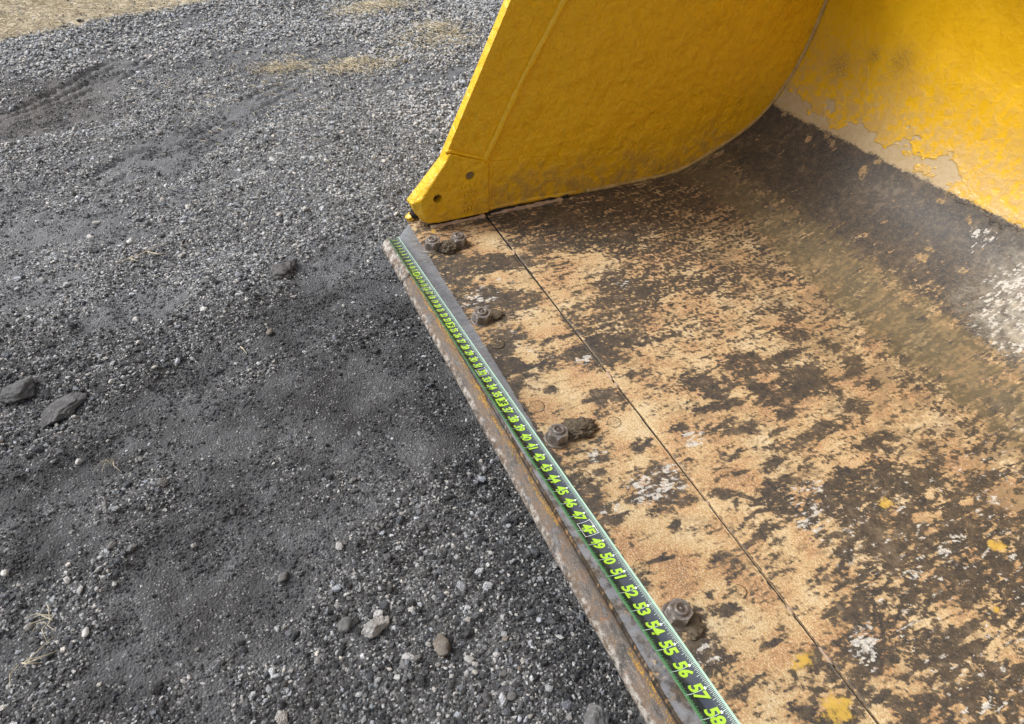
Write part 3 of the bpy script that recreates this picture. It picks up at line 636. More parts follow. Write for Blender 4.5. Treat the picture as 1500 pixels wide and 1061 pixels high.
xs = np.r_[np.arange(XW, 1.72, 0.0035), np.arange(1.74, XR + 0.01, 0.03)]
xs[-1] = XR
def solid_sheet(name, xs, prof, ps, thick, zrel=None):
    """profile (y, z) swept along X, with thickness below/behind"""
    nx, npn = len(xs), len(prof)
    t = np.gradient(prof, axis=0); t /= np.linalg.norm(t, axis=1)[:, None]
    nrm = np.stack([-t[:, 1], t[:, 0]], 1)
    X, I = np.meshgrid(xs, np.arange(npn), indexing='ij')
    Sg = ps[I]
    z = prof[I, 1] + 0; y = prof[I, 0] + 0
    if zrel is not None:
        dz = zrel(X, Sg); y = y + nrm[I, 0] * dz; z = z + nrm[I, 1] * dz
    top = np.stack([X, y, z], -1).reshape(-1, 3)
    f = grid_faces(nx, npn)
    # coarse back: outline only
    bot_p = prof - nrm * thick
    st = max(1, npn // 40); idx = list(range(0, npn, st));
    if idx[-1] != npn - 1: idx.append(npn - 1)
    vb = [(xs[0], *bot_p[i]) for i in idx] + [(xs[-1], *bot_p[i]) for i in idx]
    base = len(top); m = len(idx)
    faces = [tuple(q) for q in f]
    faces += [(base + k, base + k + 1, base + m + k + 1, base + m + k) for k in range(m - 1)]
    # rims
    faces += [tuple([base + k for k in range(m)] + [i for i in range(npn - 1, -1, -1)])]
    o2 = (nx - 1) * npn
    faces += [tuple([o2 + i for i in range(npn)] + [base + m + k for k in range(m - 1, -1, -1)])]
    faces += [tuple([i * npn for i in range(nx - 1, -1, -1)] + [base, base + m])]
    faces += [tuple([i * npn + npn - 1 for i in range(nx)] + [base + m + m - 1, base + m - 1])]
    me = bpy.data.meshes.new(name)
    V = np.concatenate([top, np.array(vb)])
    me.from_pydata(V.tolist(), [], faces); me.update()
    sm = np.zeros(len(me.polygons), dtype=bool); sm[:len(f)] = True
    me.polygons.foreach_set('use_smooth', sm)
    Sall = np.r_[Sg.ravel(), ps[idx], ps[idx]]
    floor_attrs(me, V[:, 0], Sall)
    return me

# shell: floor plate, folded back and upper back in one rolled sheet
sv = np.r_[np.arange(0.3078, 1.50, 0.0035), np.arange(1.505, 1.72, 0.006), np.arange(1.73, PS[-1], 0.02), PS[-1]]
prof = np.stack([np.interp(sv, PS, PROF[:, 0]), np.interp(sv, PS, PROF[:, 1])], 1)
def dent(X, S):
    return 0.0035 * (fbm(X * 3, S * 3, 301, 3) - 0.5) + 0.0009 * (fbm(X * 22, S * 18, 302, 3) - 0.5) - 0.0020 * np.exp(-((S - SEAM) / 0.006) ** 2) * fbm(X * 12, S * 0, 305, 3) \
        + 0.006 * (fbm(X * 5, S * 5, 306, 2) - 0.5) * sstep(1.4, 1.7, S)
shell = link('shell', solid_sheet('shell', xs, prof, sv, 0.022, dent), M_FLOOR, bucket)
shell['label'] = 'scraped rusty floor plate rolling up into the yellow painted back'

# base edge: thick plate in front of the seam, with a worn corner
ys = np.r_[np.arange(0.034, 0.3010, 0.0032), 0.3030]
bxs = np.r_[np.arange(-0.09, 1.72, 0.0034), np.arange(1.74, XR + 0.05, 0.03)]
BX, BY = np.meshgrid(bxs, ys, indexing='ij')
# worn corner: front limit as a function of x
front = np.interp(bxs, [-0.09, -0.078, -0.063, -0.048, -0.034, -0.022, -0.012, 0.0, 0.01], [0.106, 0.098, 0.088, 0.077, 0.064, 0.054, 0.045, 0.037, 0.034])
front = front + 0.0016 * (fbm(bxs * 25, bxs * 0, 311, 3) - 0.5)
fr = (BY - 0.034) / (0.3030 - 0.034)
BYY = front[:, None] + fr * (0.3030 - front[:, None])
BZ = dent(BX, BYY) * 1.0 - 0.0015 * (1 - sstep(0.0, 0.02, BYY - front[:, None])) - 0.0022 * np.exp(-((BYY - SEAM) / 0.006) ** 2) * fbm(BX * 12, BYY * 0, 305, 3)
top = np.stack([BX, BYY, BZ], -1).reshape(-1, 3); nx, ny = len(bxs), len(ys); f = grid_faces(nx, ny)
lowf = [(bxs[i], front[i] + 0.001, -0.034) for i in range(nx)]
lowb = [(bxs[i], 0.3030, -0.034) for i in range(nx)]
V = np.concatenate([top, np.array(lowf), np.array(lowb)]); b0 = len(top); b1 = b0 + nx
faces = [tuple(q) for q in f]
for i in range(nx - 1):
    faces.append((i * ny, b0 + i, b0 + i + 1, (i + 1) * ny)[::-1])
    faces.append((i * ny + ny - 1, b1 + i, b1 + i + 1, (i + 1) * ny + ny - 1))
    faces.append((b0 + i, b1 + i, b1 + i + 1, b0 + i + 1))
faces.append(tuple([k for k in range(ny)] + [b1, b0])); faces.append(tuple([(nx - 1) * ny + k for k in range(ny - 1, -1, -1)] + [b0 + nx - 1, b1 + nx - 1]))
me = bpy.data.meshes.new('base_edge'); me.from_pydata(V.tolist(), [], faces); me.update()
smf = np.zeros(len(me.polygons), dtype=bool); smf[:len(f)] = True; me.polygons.foreach_set('use_smooth', smf)
floor_attrs(me, V[:, 0], V[:, 1])
link('base_edge', me, M_FLOOR, bucket)

def lump(name, seed, dims, sub=3, amp=0.35, fr=2.2, cutz=None):
    bm = bmesh.new(); bmesh.ops.create_icosphere(bm, subdivisions=sub, radius=0.5)
    off = Vector((seed * 3.7, seed * 1.9, -seed * 2.3))
    for v in bm.verts:
        d = v.co.normalized()
        k = 1 + amp * mnoise.fractal(d * fr + off, 0.45, 2.1, 7)
        v.co = Vector((d.x * dims[0], d.y * dims[1], d.z * dims[2])) * 0.5 * k
        if cutz is not None and v.co.z < cutz: v.co.z = cutz
    for f_ in bm.faces: f_.smooth = True
    me = bpy.data.meshes.new(name); bm.to_mesh(me); bm.free(); return me
# dark filler at the bottom of the seam
def box_me(name, lo, hi):
    x0, y0, z0 = lo; x1, y1, z1 = hi
    me = bpy.data.meshes.new(name)
    me.from_pydata([(x0, y0, z0), (x1, y0, z0), (x1, y1, z0), (x0, y1, z0), (x0, y0, z1), (x1, y0, z1), (x1, y1, z1), (x0, y1, z1)], [],
                   [(0, 3, 2, 1), (4, 5, 6, 7), (0, 1, 5, 4), (1, 2, 6, 5), (2, 3, 7, 6), (3, 0, 4, 7)]); me.update(); return me
link('seam_filler', box_me('seam_filler', (XW + 0.002, 0.3032, -0.030), (XR - 0.01, 0.3076, -0.0050)), M_BLACK, bucket)

for (xa, xb) in ((0.640, 0.668), (0.676, 0.692), (1.008, 1.020), (1.232, 1.252), (1.312, 1.342), (0.150, 0.170)):
    link('seam_dirt', lump('seam_dirt', xa * 10, (xb - xa, 0.0075, 0.0105), 3, 0.35, 3.0), M_CHIP, bucket).location = ((xa + xb) / 2, 0.3054, -0.0040)
# bolt-on cutting edge, two lengths with a gap
def cutting_edge(x0, x1, mode):
    sec = [(0.0345, -0.0335), (0.0345, -0.0125), (0.033, -0.0108), (0.030, -0.0105), (0.026, -0.0112), (0.021, -0.0125), (0.016, -0.0150), (0.010, -0.0195), (0.005, -0.0250), (0.0022, -0.0290), (0.0008, -0.034), (0.0022, -0.042), (0.008, -0.050), (0.030, -0.054), (0.20, -0.056), (0.20, -0.0352), (0.0345, -0.0350)]
    n = max(4, int((x1 - x0) / 0.008)); X = np.linspace(x0, x1, n); S = np.array(sec); m = len(S)
    XX, I = np.meshgrid(X, np.arange(m), indexing='ij')
    Y = S[I, 0] + 0; Z = S[I, 1] + 0
    wv = 0.0022 * (fbm(XX * 6, I * 0.0, 401, 4) - 0.5) * (I >= 5) * (I <= 12) + 0.0010 * (fbm(XX * 45, I * 0.9, 402, 3) - 0.5) * (I >= 2) * (I <= 12)
    Y = Y + wv; Z = Z + 0.6 * wv
    V = np.stack([XX, Y, Z], -1).reshape(-1, 3)
    faces = []
    for i in range(n - 1):
        for k in range(m):
            k2 = (k + 1) % m
            faces.append((i * m + k, (i + 1) * m + k, (i + 1) * m + k2, i * m + k2))
    faces.append(tuple(range(m))); faces.append(tuple((n - 1) * m + k for k in range(m - 1, -1, -1)))
    me = bpy.data.meshes.new('cutting_edge'); me.from_pydata(V.tolist(), [], faces); me.update()
    bm = bmesh.new(); bm.from_mesh(me); bmesh.ops.recalc_face_normals(bm, faces=list(bm.faces)); bm.to_mesh(me); bm.free()
    me.polygons.foreach_set('use_smooth', np.ones(len(me.polygons), dtype=bool))
    y = V[:, 1]; x = V[:, 0]
    lp = (1 - sstep(0.004, 0.011, y)) * 0.85
    if mode == 0: lp = np.full_like(y, 0.9)
    yl = np.exp(-((y - 0.026) / 0.0075) ** 2) * (0.92 - 0.80 * sstep(0.93, 0.97, x) * (1 - sstep(1.16, 1.20, x))) * (0.0 if mode == 0 else 1.0)
    attr(me, 'lip', lp); attr(me, 'yel', yl)
    return me
e1 = link('cutting_edge', cutting_edge(-0.032, 0.139, 0), M_EDGE, bucket); e1['label'] = 'short pale end piece of the cutting edge'
link('cutting_edge', cutting_edge(0.1475, XR + 0.03, 1), M_EDGE, bucket)

# side walls
back_out = [(y + 0.024, z) for (y, z) in PROF[::6] if z > 0.02][::1]
def wall_outline():
    o = [(0.960, -0.040), (0.300, -0.040), (0.298, 0.155), (0.186, 0.184), (0.356, 0.553), (0.500, 0.857), (0.535, 0.905), (0.600, 0.950), (0.720, 0.978), (1.215, 0.985)]
    b = []
    for (y, z) in PROF[::5]:
        if 0.03 < z < 0.95: b.append((y + 0.022, z - 0.004))
    return o + b[::-1]
def prism_x(name, outline, x0, x1, inner=None, bev=0.0):
    bm = bmesh.new(); a = [bm.verts.new((x0, y, z)) for (y, z) in outline]; b = [bm.verts.new((x1, y, z)) for (y, z) in (inner or outline)]
    n = len(a); bm.faces.new(a); bm.faces.new(b[::-1])
    for i in range(n): bm.faces.new((a[i], b[i], b[(i + 1) % n], a[(i + 1) % n]))
    bmesh.ops.recalc_face_normals(bm, faces=list(bm.faces))
    if bev:
        ed = [e for e in bm.edges if e.calc_face_angle(0) > 0.6]
        bmesh.ops.bevel(bm, geom=ed, offset=bev, segments=2, affect='EDGES', profile=0.6)
    me = bpy.data.meshes.new(name); bm.to_mesh(me); bm.free(); return me
wall_me = prism_x('side_wall', wall_outline(), -0.0655, XW - 0.0008, None, 0.0025)
wall = link('side_wall', wall_me, M_YEL, bucket); wall['label'] = 'yellow painted near upright side plate with a weld line'
wall_r = link('side_wall', prism_x('side_wall', wall_outline(), XR + 0.0008, XR + 0.029, None, 0.0025), M_YEL, bucket)
# rolled lip along the top of the back
link('top_rail', prism_x('top_rail', [(1.10, 0.945), (1.245, 0.962), (1.245, 0.998), (1.09, 0.990)], XW, XR), M_YEL_SM, bucket)

def tube(name, pts, rad, seg=10, wob=0.0, seed=0, flat=1.0, axis=(1, 0, 0)):
    """round bead along pts; cross-section spanned by `axis` and the in-plane normal"""
    pts = np.array(pts, float); ax = np.array(axis, float)
    # resample
    L = np.r_[0, np.cumsum(np.linalg.norm(np.diff(pts, axis=0), axis=1))]
    n = max(6, int(L[-1] / 0.006)); q = np.linspace(0, L[-1], n)
    P = np.stack([np.interp(q, L, pts[:, k]) for k in range(3)], 1)
    T = np.gradient(P, axis=0); T /= np.linalg.norm(T, axis=1)[:, None]
    Nn = np.cross(T, ax); Nn /= np.linalg.norm(Nn, axis=1)[:, None]
    V = []
    for i in range(n):
        r = rad * (1 + wob * (fbm(np.array([q[i] * 40]), np.array([seed * 3.1]), seed, 3)[0] - 0.5) * 2)
        o = Nn[i] * rad * wob * 1.2 * (fbm(np.array([q[i] * 14]), np.array([9.0 + seed]), seed + 1, 2)[0] - 0.5)
        for k in range(seg):
            a = 2 * math.pi * k / seg
            V.append(P[i] + o + ax * r * math.cos(a) * flat + Nn[i] * r * math.sin(a))
    faces = [(i * seg + k, i * seg + (k + 1) % seg, (i + 1) * seg + (k + 1) % seg, (i + 1) * seg + k) for i in range(n - 1) for k in range(seg)]
    faces += [tuple(range(seg)), tuple((n - 1) * seg + k for k in range(seg - 1, -1, -1))]
    me = bpy.data.meshes.new(name); me.from_pydata([tuple(v) for v in V], [], faces); me.update()
    bm = bmesh.new(); bm.from_mesh(me); bmesh.ops.recalc_face_normals(bm, faces=list(bm.faces)); bm.to_mesh(me); bm.free()
    me.polygons.foreach_set('use_smooth', np.ones(len(me.polygons), dtype=bool)); return me

link('weld_bead', tube('weld_bead', [(XW, .300, .160), (XW, .404, .375), (XW, .503, .553), (XW, .66, .86)], 0.0092, 10, 0.35, 3, 0.95), M_YEL_SM, wall)
link('weld_bead', tube('weld_bead', [(XW + .001, y, z + .003) for (y, z) in PROF[::3] if .56 < y and z < 0.02] + [(XW + .001, y - .002, z + .003) for (y, z) in PROF[::3] if 0.02 <= z < 0.9], 0.0065, 8, 0.4, 5, 0.8), M_DUSTWELD, wall)
link('weld_bead', tube('weld_bead', [(XW + .001, .315, .012), (XW + .001, .45, .013), (XW, .60, .006)], 0.008, 8, 0.5, 8, 0.7), M_YEL_SM, wall)
link('dirt_crust', tube('dirt_crust', [(XW + .004, .315, .003), (XW + .006, .40, .004), (XW + .005, .50, .003), (XW + .003, .57, .002)], 0.0052, 7, 1.0, 12, 1.0), M_BLACK, wall)
link('paint_flakes', tube('paint_flakes', [(XW + .013, .320, .000), (XW + .014, .40, .000), (XW + .012, .50, .000), (XW + .010, .55, .000)], 0.0052, 7, 0.9, 14, 1.2), M_CHIP, wall)

link('wear_patch', prism_x('wear_patch', [(0.312, 0.158), (0.42, 0.150), (0.535, 0.134), (0.560, 0.118), (0.572, 0.085), (0.568, 0.040), (0.566, 0.012), (0.312, 0.012)], XW - 0.0006, XW + 0.0026, None, 0.0012), M_YEL, wall)
# corner casting with two holes
c_out = [(.090, .068), (.184, .180), (.193, .200), (.300, .166), (.314, .155), (.316, .006), (.150, .006), (.122, .010), (.104, .040)]
c_in = [(.118, .088), (.189, .188), (.199, .206), (.297, .166), (.309, .155), (.314, .007), (.165, .007), (.136, .012), (.122, .046)]
def casting():
    bm = bmesh.new()
    r0 = [bm.verts.new((-0.0660 if i in (1, 2, 3, 4) else -0.072, y, z)) for i, (y, z) in enumerate(c_out)]
    r1 = [bm.verts.new((-0.0405, y + .004, z + .004)) if i in (0,) else bm.verts.new((-0.0405, y, z)) for i, (y, z) in enumerate(c_out)]
    r2 = [bm.verts.new((-0.0235, y, z)) for (y, z) in c_in]
    n = len(r0); bm.faces.new(r0)
    for a, b in ((r0, r1), (r1, r2)):
        for i in range(n): bm.faces.new((a[i], b[i], b[(i + 1) % n], a[(i + 1) % n]))
    bm.faces.new(r2[::-1])
    bmesh.ops.recalc_face_normals(bm, faces=list(bm.faces))
    ed = [e for e in bm.edges if e.calc_face_angle(0) > 0.35]
    bmesh.ops.bevel(bm, geom=ed, offset=0.0042, segments=3, affect='EDGES', profile=0.6)
    me = bpy.data.meshes.new('corner_casting'); bm.to_mesh(me); bm.free(); return me
def cyl_x(name, y, z, r, x0, x1, seg=28):
    bm = bmesh.new(); bmesh.ops.create_cone(bm, cap_ends=True, segments=seg, radius1=r, radius2=r, depth=x1 - x0,
        matrix=Matrix.Translation(((x0 + x1) / 2, y, z)) @ Matrix.Rotation(R(90), 4, 'Y'))
    me = bpy.data.meshes.new(name); bm.to_mesh(me); bm.free(); return me
HOLES = ((0.163, 0.083, 0.0125), (0.255, 0.133, 0.0125))
cast = link('corner_casting', casting(), None, bucket)
cutters = []
for (hy, hz, hr) in HOLES:
    c = bpy.data.objects.new('hole_cutter', cyl_x('hole_cutter', hy, hz, hr, -0.050, 0.010)); COL.objects.link(c); cutters.append(c)
    md = cast.modifiers.new('hole', 'BOOLEAN'); md.operation = 'DIFFERENCE'; md.object = c; md.solver = 'EXACT'
bpy.context.view_layer.update()
cm = bpy.data.meshes.new_from_object(cast.evaluated_get(bpy.context.evaluated_depsgraph_get()))
cast.modifiers.clear(); cast.data = cm
cm.materials.clear(); cm.materials.append(M_YEL)
for c in cutters: bpy.data.objects.remove(c)
cast['label'] = 'yellow corner casting with two bolt holes and raised numbers'
link('hole_plug', cyl_x('hole_plug', 0.255, 0.133, 0.0118, -0.049, -0.0290), M_PLUG, cast)
link('hole_plug', cyl_x('hole_plug', 0.163, 0.083, 0.0122, -0.0498, -0.046), M_BLACK, cast)
hp = bmesh.new(); bmesh.ops.create_icosphere(hp, subdivisions=2, radius=0.008, matrix=Matrix.Translation((-0.043, 0.168, 0.084)) @ Matrix.Diagonal((0.7, 0.75, 1.1, 1)))
m_ = bpy.data.meshes.new('dirt_plug'); hp.to_mesh(m_); hp.free(); link('dirt_plug', m_, M_PLUG, cast)
link('weld_bead', tube('weld_bead', [(-0.035, .318, .008), (-0.035, .318, .150), (-0.035, .306, .166), (-0.035, .203, .206), (-0.036, .192, .205)], 0.0068, 8, 0.45, 31, 0.9), M_YEL_SM, cast)
# raised foundry marks
def text_mesh(s, size, extrude=0.0, offset=0.0, shear=0.0, spacing=1.0, align='CENTER', res=3):
    cu = bpy.data.curves.new('t', 'FONT'); cu.body = s; cu.size = size; cu.extrude = extrude; cu.offset = offset; cu.shear = shear
    cu.align_x = align; cu.align_y = 'CENTER'; cu.resolution_u = res; cu.space_character = spacing
    o = bpy.data.objects.new('t', cu); COL.objects.link(o)
    bpy.context.view_layer.update()
    me = bpy.data.meshes.new_from_object(o.evaluated_get(bpy.context.evaluated_depsgraph_get()))
    bpy.data.objects.remove(o); bpy.data.curves.remove(cu); return me
for i, s in enumerate(('6I-64', '-07 W', 'CAT', '4971 3')):
    tm = text_mesh(s, 0.021, 0.0030, 0.0009)
    o = link('foundry_mark', tm, M_YEL_SM, cast)
    up = Vector((0, -0.06, 1)).normalized(); rt = Vector((0, 1, 0.06)).normalized()
    mm = Matrix.Identity(4); 
    for k in range(3): mm[k][0] = rt[k]; mm[k][1] = up[k]
    mm[0][2] = 1.0; mm[1][2] = 0.0; mm[2][2] = 0.0
    mm.translation = Vector((-0.0233, 0.246 + 0.004 * i - 0.003, 0.100 - 0.0225 * i))
    o.matrix_world = mm
# crust in the slot under the casting
link('dirt_crust', tube('dirt_crust', [(-0.033, .150, .004), (-0.033, .22, .004), (-0.033, .315, .004)], 0.0055, 7, 0.9, 21, 1.0), M_BLACK, cast)
link('paint_flakes', tube('paint_flakes', [(-0.022, .140, .0005), (-0.020, .20, .0008), (-0.021, .30, .0005)], 0.0055, 7, 1.0, 23, 1.3), M_CHIP, cast)
# broken yellow lug on the worn corner
lg = link('corner_lug', lump('corner_lug', 4, (0.030, 0.036, 0.022), 3, 0.3), M_YEL_SM, bucket); lg.location = (-0.082, 0.106, 0.004); lg.rotation_euler = (0, 0, R(-35))
lb = link('broken_corner', lump('broken_corner', 9, (0.030, 0.034, 0.030), 3, 0.3), M_BLACK, bucket); lb.location = (-0.058, 0.112, 0.030)

# hex bolts
def hex_nut(name, af, h):
    bm = bmesh.new(); Rr = af / 2 / math.cos(R(30)); rings = []
    for (z, k) in ((0, 1.0), (h * 0.80, 1.0), (h, 0.88)):
        rg_ = []
        for i in range(24):
            a = 2 * math.pi * i / 24
            # hexagon radius at this angle, rounded at the chamfer
            ah = (a + R(30)) % R(60) - R(30); rh = af / 2 / math.cos(ah)
            rr = rh if k == 1.0 else min(rh, af / 2 * 0.985)
            rg_.append(bm.verts.new((rr * math.cos(a), rr * math.sin(a), z)))
        rings.append(rg_)
    rings.append([bm.verts.new((af * 0.33 * math.cos(2 * math.pi * i / 24), af * 0.33 * math.sin(2 * math.pi * i / 24), h)) for i in range(24)])
    rings.append([bm.verts.new((af * 0.30 * math.cos(2 * math.pi * i / 24), af * 0.30 * math.sin(2 * math.pi * i / 24), h * 0.9)) for i in range(24)])
    for a, b in zip(rings[:-1], rings[1:]):
        for i in range(24): bm.faces.new((a[i], a[(i + 1) % 24], b[(i + 1) % 24], b[i]))
    bm.faces.new(rings[-1]); bm.faces.new(rings[0][::-1])
    me = bpy.data.meshes.new(name); bm.to_mesh(me); bm.free(); return me
def lathe(name, prof, seg=28):
    V = []; m = len(prof)
    for i in range(seg):
        a = 2 * math.pi * i / seg
        for (r, z) in prof: V.append((r * math.cos(a), r * math.sin(a), z))
    faces = []
    for i in range(seg):
        j = (i + 1) % seg
        for k in range(m - 1): faces.append((i * m + k, j * m + k, j * m + k + 1, i * m + k + 1))
    faces.append(tuple(i * m + m - 1 for i in range(seg)))
    me = bpy.data.meshes.new(name); me.from_pydata(V, [], faces); me.update()
    me.polygons.foreach_set('use_smooth', np.ones(len(me.polygons), dtype=bool)); return me
NUT = hex_nut('bolt', 0.0385, 0.021)
STUB = lathe('bolt_end', [(0.0122, 0.015), (0.0122, 0.0245), (0.0105, 0.0262), (0.0080, 0.0262), (0.0070, 0.0245), (0.0035, 0.0240), (0.0030, 0.0250), (0.0012, 0.0252)])
WASH = lathe('washer', [(0.0262, -0.002), (0.0262, 0.0025), (0.0250, 0.0034), (0.0190, 0.0036), (0.018, 0.0036)])
for m_ in (NUT, STUB, WASH): m_.materials.append(M_NUT)
for i, (bx, by, rz, tx, ty) in enumerate(((0.069, 0.113, 14, 3, -2), (0.075, 0.181, -12, -3, 4), (0.381, 0.118, 38, 2, 2), (0.769, 0.115, 5, -3, -3), (1.175, 0.123, 26, -4, 3), (1.575, 0.120, 10, 2, 0), (1.975, 0.120, 40, 0, 0), (2.375, 0.120, 0, 0, 0))):
    b = link('bolt', NUT, None, bucket); b.location = (bx, by, 0.0034); b.rotation_euler = (R(tx), R(ty), R(rz))
    s = link('bolt_end', STUB, None, b); w_ = link('washer', WASH, None, b); w_.location = (0, 0, -0.0040)
# flush plugs
RING = lathe('plug_rim', [(0.0186, -0.004), (0.0186, 0.0007), (0.0182, 0.0008), (0.0177, 0.0000), (0.0176, -0.004)], 32)
RING.materials.append(M_BLACK)
for i, (px_, py_, k) in enumerate(((0.27, .117, 1), (0.471, .118, 1), (0.675, .117, .95), (0.871, .117, .95), (1.077, .118, .85), (1.278, .119, .9), (0.775, .245, .85), (1.182, .247, .72), (1.48, .119, .9), (1.68, .119, .9))):
    pm_ = lathe('plug', [(0.0174, -0.006), (0.0174, 0.0002), (0.0168, 0.0008), (0.0140, 0.0005), (0.0100, 0.0003), (0.006, 0.0006), (0.002, 0.0006)], 32)
    co = np.empty(len(pm_.vertices) * 3); pm_.vertices.foreach_get('co', co); co = co.reshape(-1, 3)
    floor_attrs(pm_, px_ + co[:, 0] * k, py_ + co[:, 1] * k)
    n_ = len(co); pm_.attributes['o'].data.foreach_set('value', (0.46 + 0.25 * pfbm(co[:, 0] * 90 + i, co[:, 1] * 90, 801, 3)).astype(np.float32))
    pm_.materials.append(M_FLOOR)
    p = link('plug', pm_, None, bucket); zz = float(dent(np.array([px_]), np.array([py_]))[0]); p.location = (px_, py_, zz - 0.0002); p.scale = (k * .92, k * .92, 1)
    r_ = link('plug_rim', RING, None, p)

# caked dirt lying on the plate
d1 = link('dirt_clump', lump('dirt_clump', 2, (0.046, 0.054, 0.026), 5, 0.30, 2.4), M_CAKE); d1.location = (0.088, 0.150, 0.006); d1.rotation_euler = (0, 0, 0.3)
tag(d1, 'brown dirt clump packed between the two corner bolt nuts', 'dirt')
d2 = link('dirt_clump', lump('dirt_clump', 6, (0.050, 0.078, 0.024), 5, 0.30, 2.4), M_CAKE); d2.location = (0.765, 0.162, 0.005); d2.rotation_euler = (0, 0, -0.15)
tag(d2, 'large brown dirt clump caked behind the middle bolt nut', 'dirt')
d3 = link('dirt_clump', lump('dirt_clump', 11, (0.030, 0.040, 0.012), 4, 0.30, 2.4), M_CAKE); d3.location = (0.380, 0.152, 0.002)
tag(d3, 'thin dirt smear behind the nut nearest the corner pair', 'dirt')
d4 = link('dirt_clump', lump('dirt_clump', 15, (0.050, 0.034, 0.012), 4, 0.30, 2.4), M_CAKE); d4.location = (1.196, 0.137, 0.002)
tag(d4, 'low dirt patch at the foot of the nut nearest the viewer', 'dirt')

# ------------------------------------------------------------------ tape measure
tape = empty('tape_measure', (-0.001, 0.027, 0.0045))
tag(tape, 'dark green tape measure blade with lime numerals stretched along the bucket edge', 'tape measure')
TP = (0.325, -0.055, -0.115, 0.039); TW = 0.029; TL = 78.0
_tt = np.arange(0, TL + 0.01, 0.25); _P = [np.array((-0.001, 0.027, 0.0045))]
for t in _tt[:-1]:
    a = TP[0] + TP[1] * t / 60; b = TP[2] + TP[3] * t / 60
    _P.append(_P[-1] + 0.25 * IN * np.array((math.cos(a) * math.cos(b), math.cos(a) * math.sin(b), math.sin(a))))
_P = np.array(_P)
def tape_frame(t):
    P = np.array([np.interp(t, _tt, _P[:, k]) for k in range(3)])
    a = TP[0] + TP[1] * t / 60; b = TP[2] + TP[3] * t / 60
    T = np.array((math.cos(a) * math.cos(b), math.cos(a) * math.sin(b), math.sin(a)))
    B = np.cross((0, 0, 1), T); B /= np.linalg.norm(B); N_ = np.cross(T, B)
    ro = 0.06; B2 = B * math.cos(ro) + N_ * math.sin(ro); N2 = np.cross(T, B2)
    return P, T, B2, N2
SAG = 0.0034
def on_tape(t, w, lift=0.0):
    """t in inches along, w in metres across (0 at the middle)"""
    P, T, B, N_ = tape_frame(t); z = SAG * ((2 * w / TW) ** 2)
    return P + B * w + N_ * (z + lift)
tl = np.arange(0, TL + 0.01, 0.5); NW = 17; wl = np.linspace(-TW / 2, TW / 2, NW)
V = [on_tape(t, w) for t in tl for w in wl]; nT = len(V)
V2 = [on_tape(t, w, -0.0003) for t in tl for w in wl]
f = grid_faces(len(tl), NW)
rim = [(i * NW, (i + 1) * NW, nT + (i + 1) * NW, nT + i * NW) for i in range(len(tl) - 1)] + [(i * NW + NW - 1, nT + i * NW + NW - 1, nT + (i + 1) * NW + NW - 1, (i + 1) * NW + NW - 1) for i in range(len(tl) - 1)]
me = bpy.data.meshes.new('blade'); me.from_pydata([tuple(v) for v in V + V2], [], [tuple(q) for q in f] + [tuple(q[::-1] + nT) for q in f] + rim); me.update()
me.polygons.foreach_set('use_smooth', np.ones(len(me.polygons), dtype=bool))
attr(me, 'across', np.tile(np.linspace(0, 1, NW), len(tl) * 2)); attr(me, 'along', np.tile(np.repeat(tl, NW), 2))
TINV = Matrix.Translation(-Vector((-0.001, 0.027, 0.0045)))
def tpart(name, me, mat, parent=tape):
    me.transform(TINV); return link(name, me, mat, parent)
blade = tpart('blade', me, M_BLADE)

def quads_on_tape(name, qs, lift=0.00025, nsub=3):
    V = []; F = []
    for (t0, t1, w0, w1, sk) in qs:
        for k in range(nsub):
            a = k / nsub; b = (k + 1) / nsub; wa = w0 + (w1 - w0) * a; wb = w0 + (w1 - w0) * b; i = len(V)
            V += [on_tape(t0 + sk * a, wa, lift), on_tape(t1 + sk * a, wa, lift), on_tape(t1 + sk * b, wb, lift), on_tape(t0 + sk * b, wb, lift)]
            F.append((i, i + 1, i + 2, i + 3))
    me = bpy.data.meshes.new(name); me.from_pydata([tuple(v) for v in V], [], F); me.update(); return me
E1 = TW / 2
qr = []; ql = []; qi = []
for s in range(0, 64 * 16):
    t = s / 16
    ln = {0: 0.0, 8: 0.0046, 4: 0.0034, 12: 0.0034}.get(s % 16, 0.0031 if s % 2 == 0 else 0.0024)
    if ln: qr.append((t - 0.008, t + 0.008, E1 - 0.0016 - ln * 1.35, E1 - 0.0012, 0))
    ln2 = {0: 0.0, 8: 0.0028, 4: 0.0022, 12: 0.0022}.get(s % 16, 0.0019 if s % 2 == 0 else 0.0014)
    if ln2: ql.append((t - 0.008, t + 0.008, -E1 + 0.0012, -E1 + 0.0016 + ln2 * 1.4, 0))
for t in range(1, 64):
    qi.append((t - 0.013, t + 0.013, -E1 + 0.0012, E1 - 0.0012, 0))
tpart('tick_marks', quads_on_tape('tick_marks', qr, 0.00025, 1), M_MINT)
tpart('tick_marks', quads_on_tape('tick_marks', ql, 0.00025, 1), M_GREEN)
for q_ in qi: tpart('inch_line', quads_on_tape('inch_line', [q_], 0.00022, 6), M_MINT)
for t in range(1, 64): tpart('inch_dot', quads_on_tape('inch_dot', [(t - 0.055, t + 0.055, E1 - 0.0086, E1 - 0.0066, 0)], 0.00035, 1), M_WHITE)

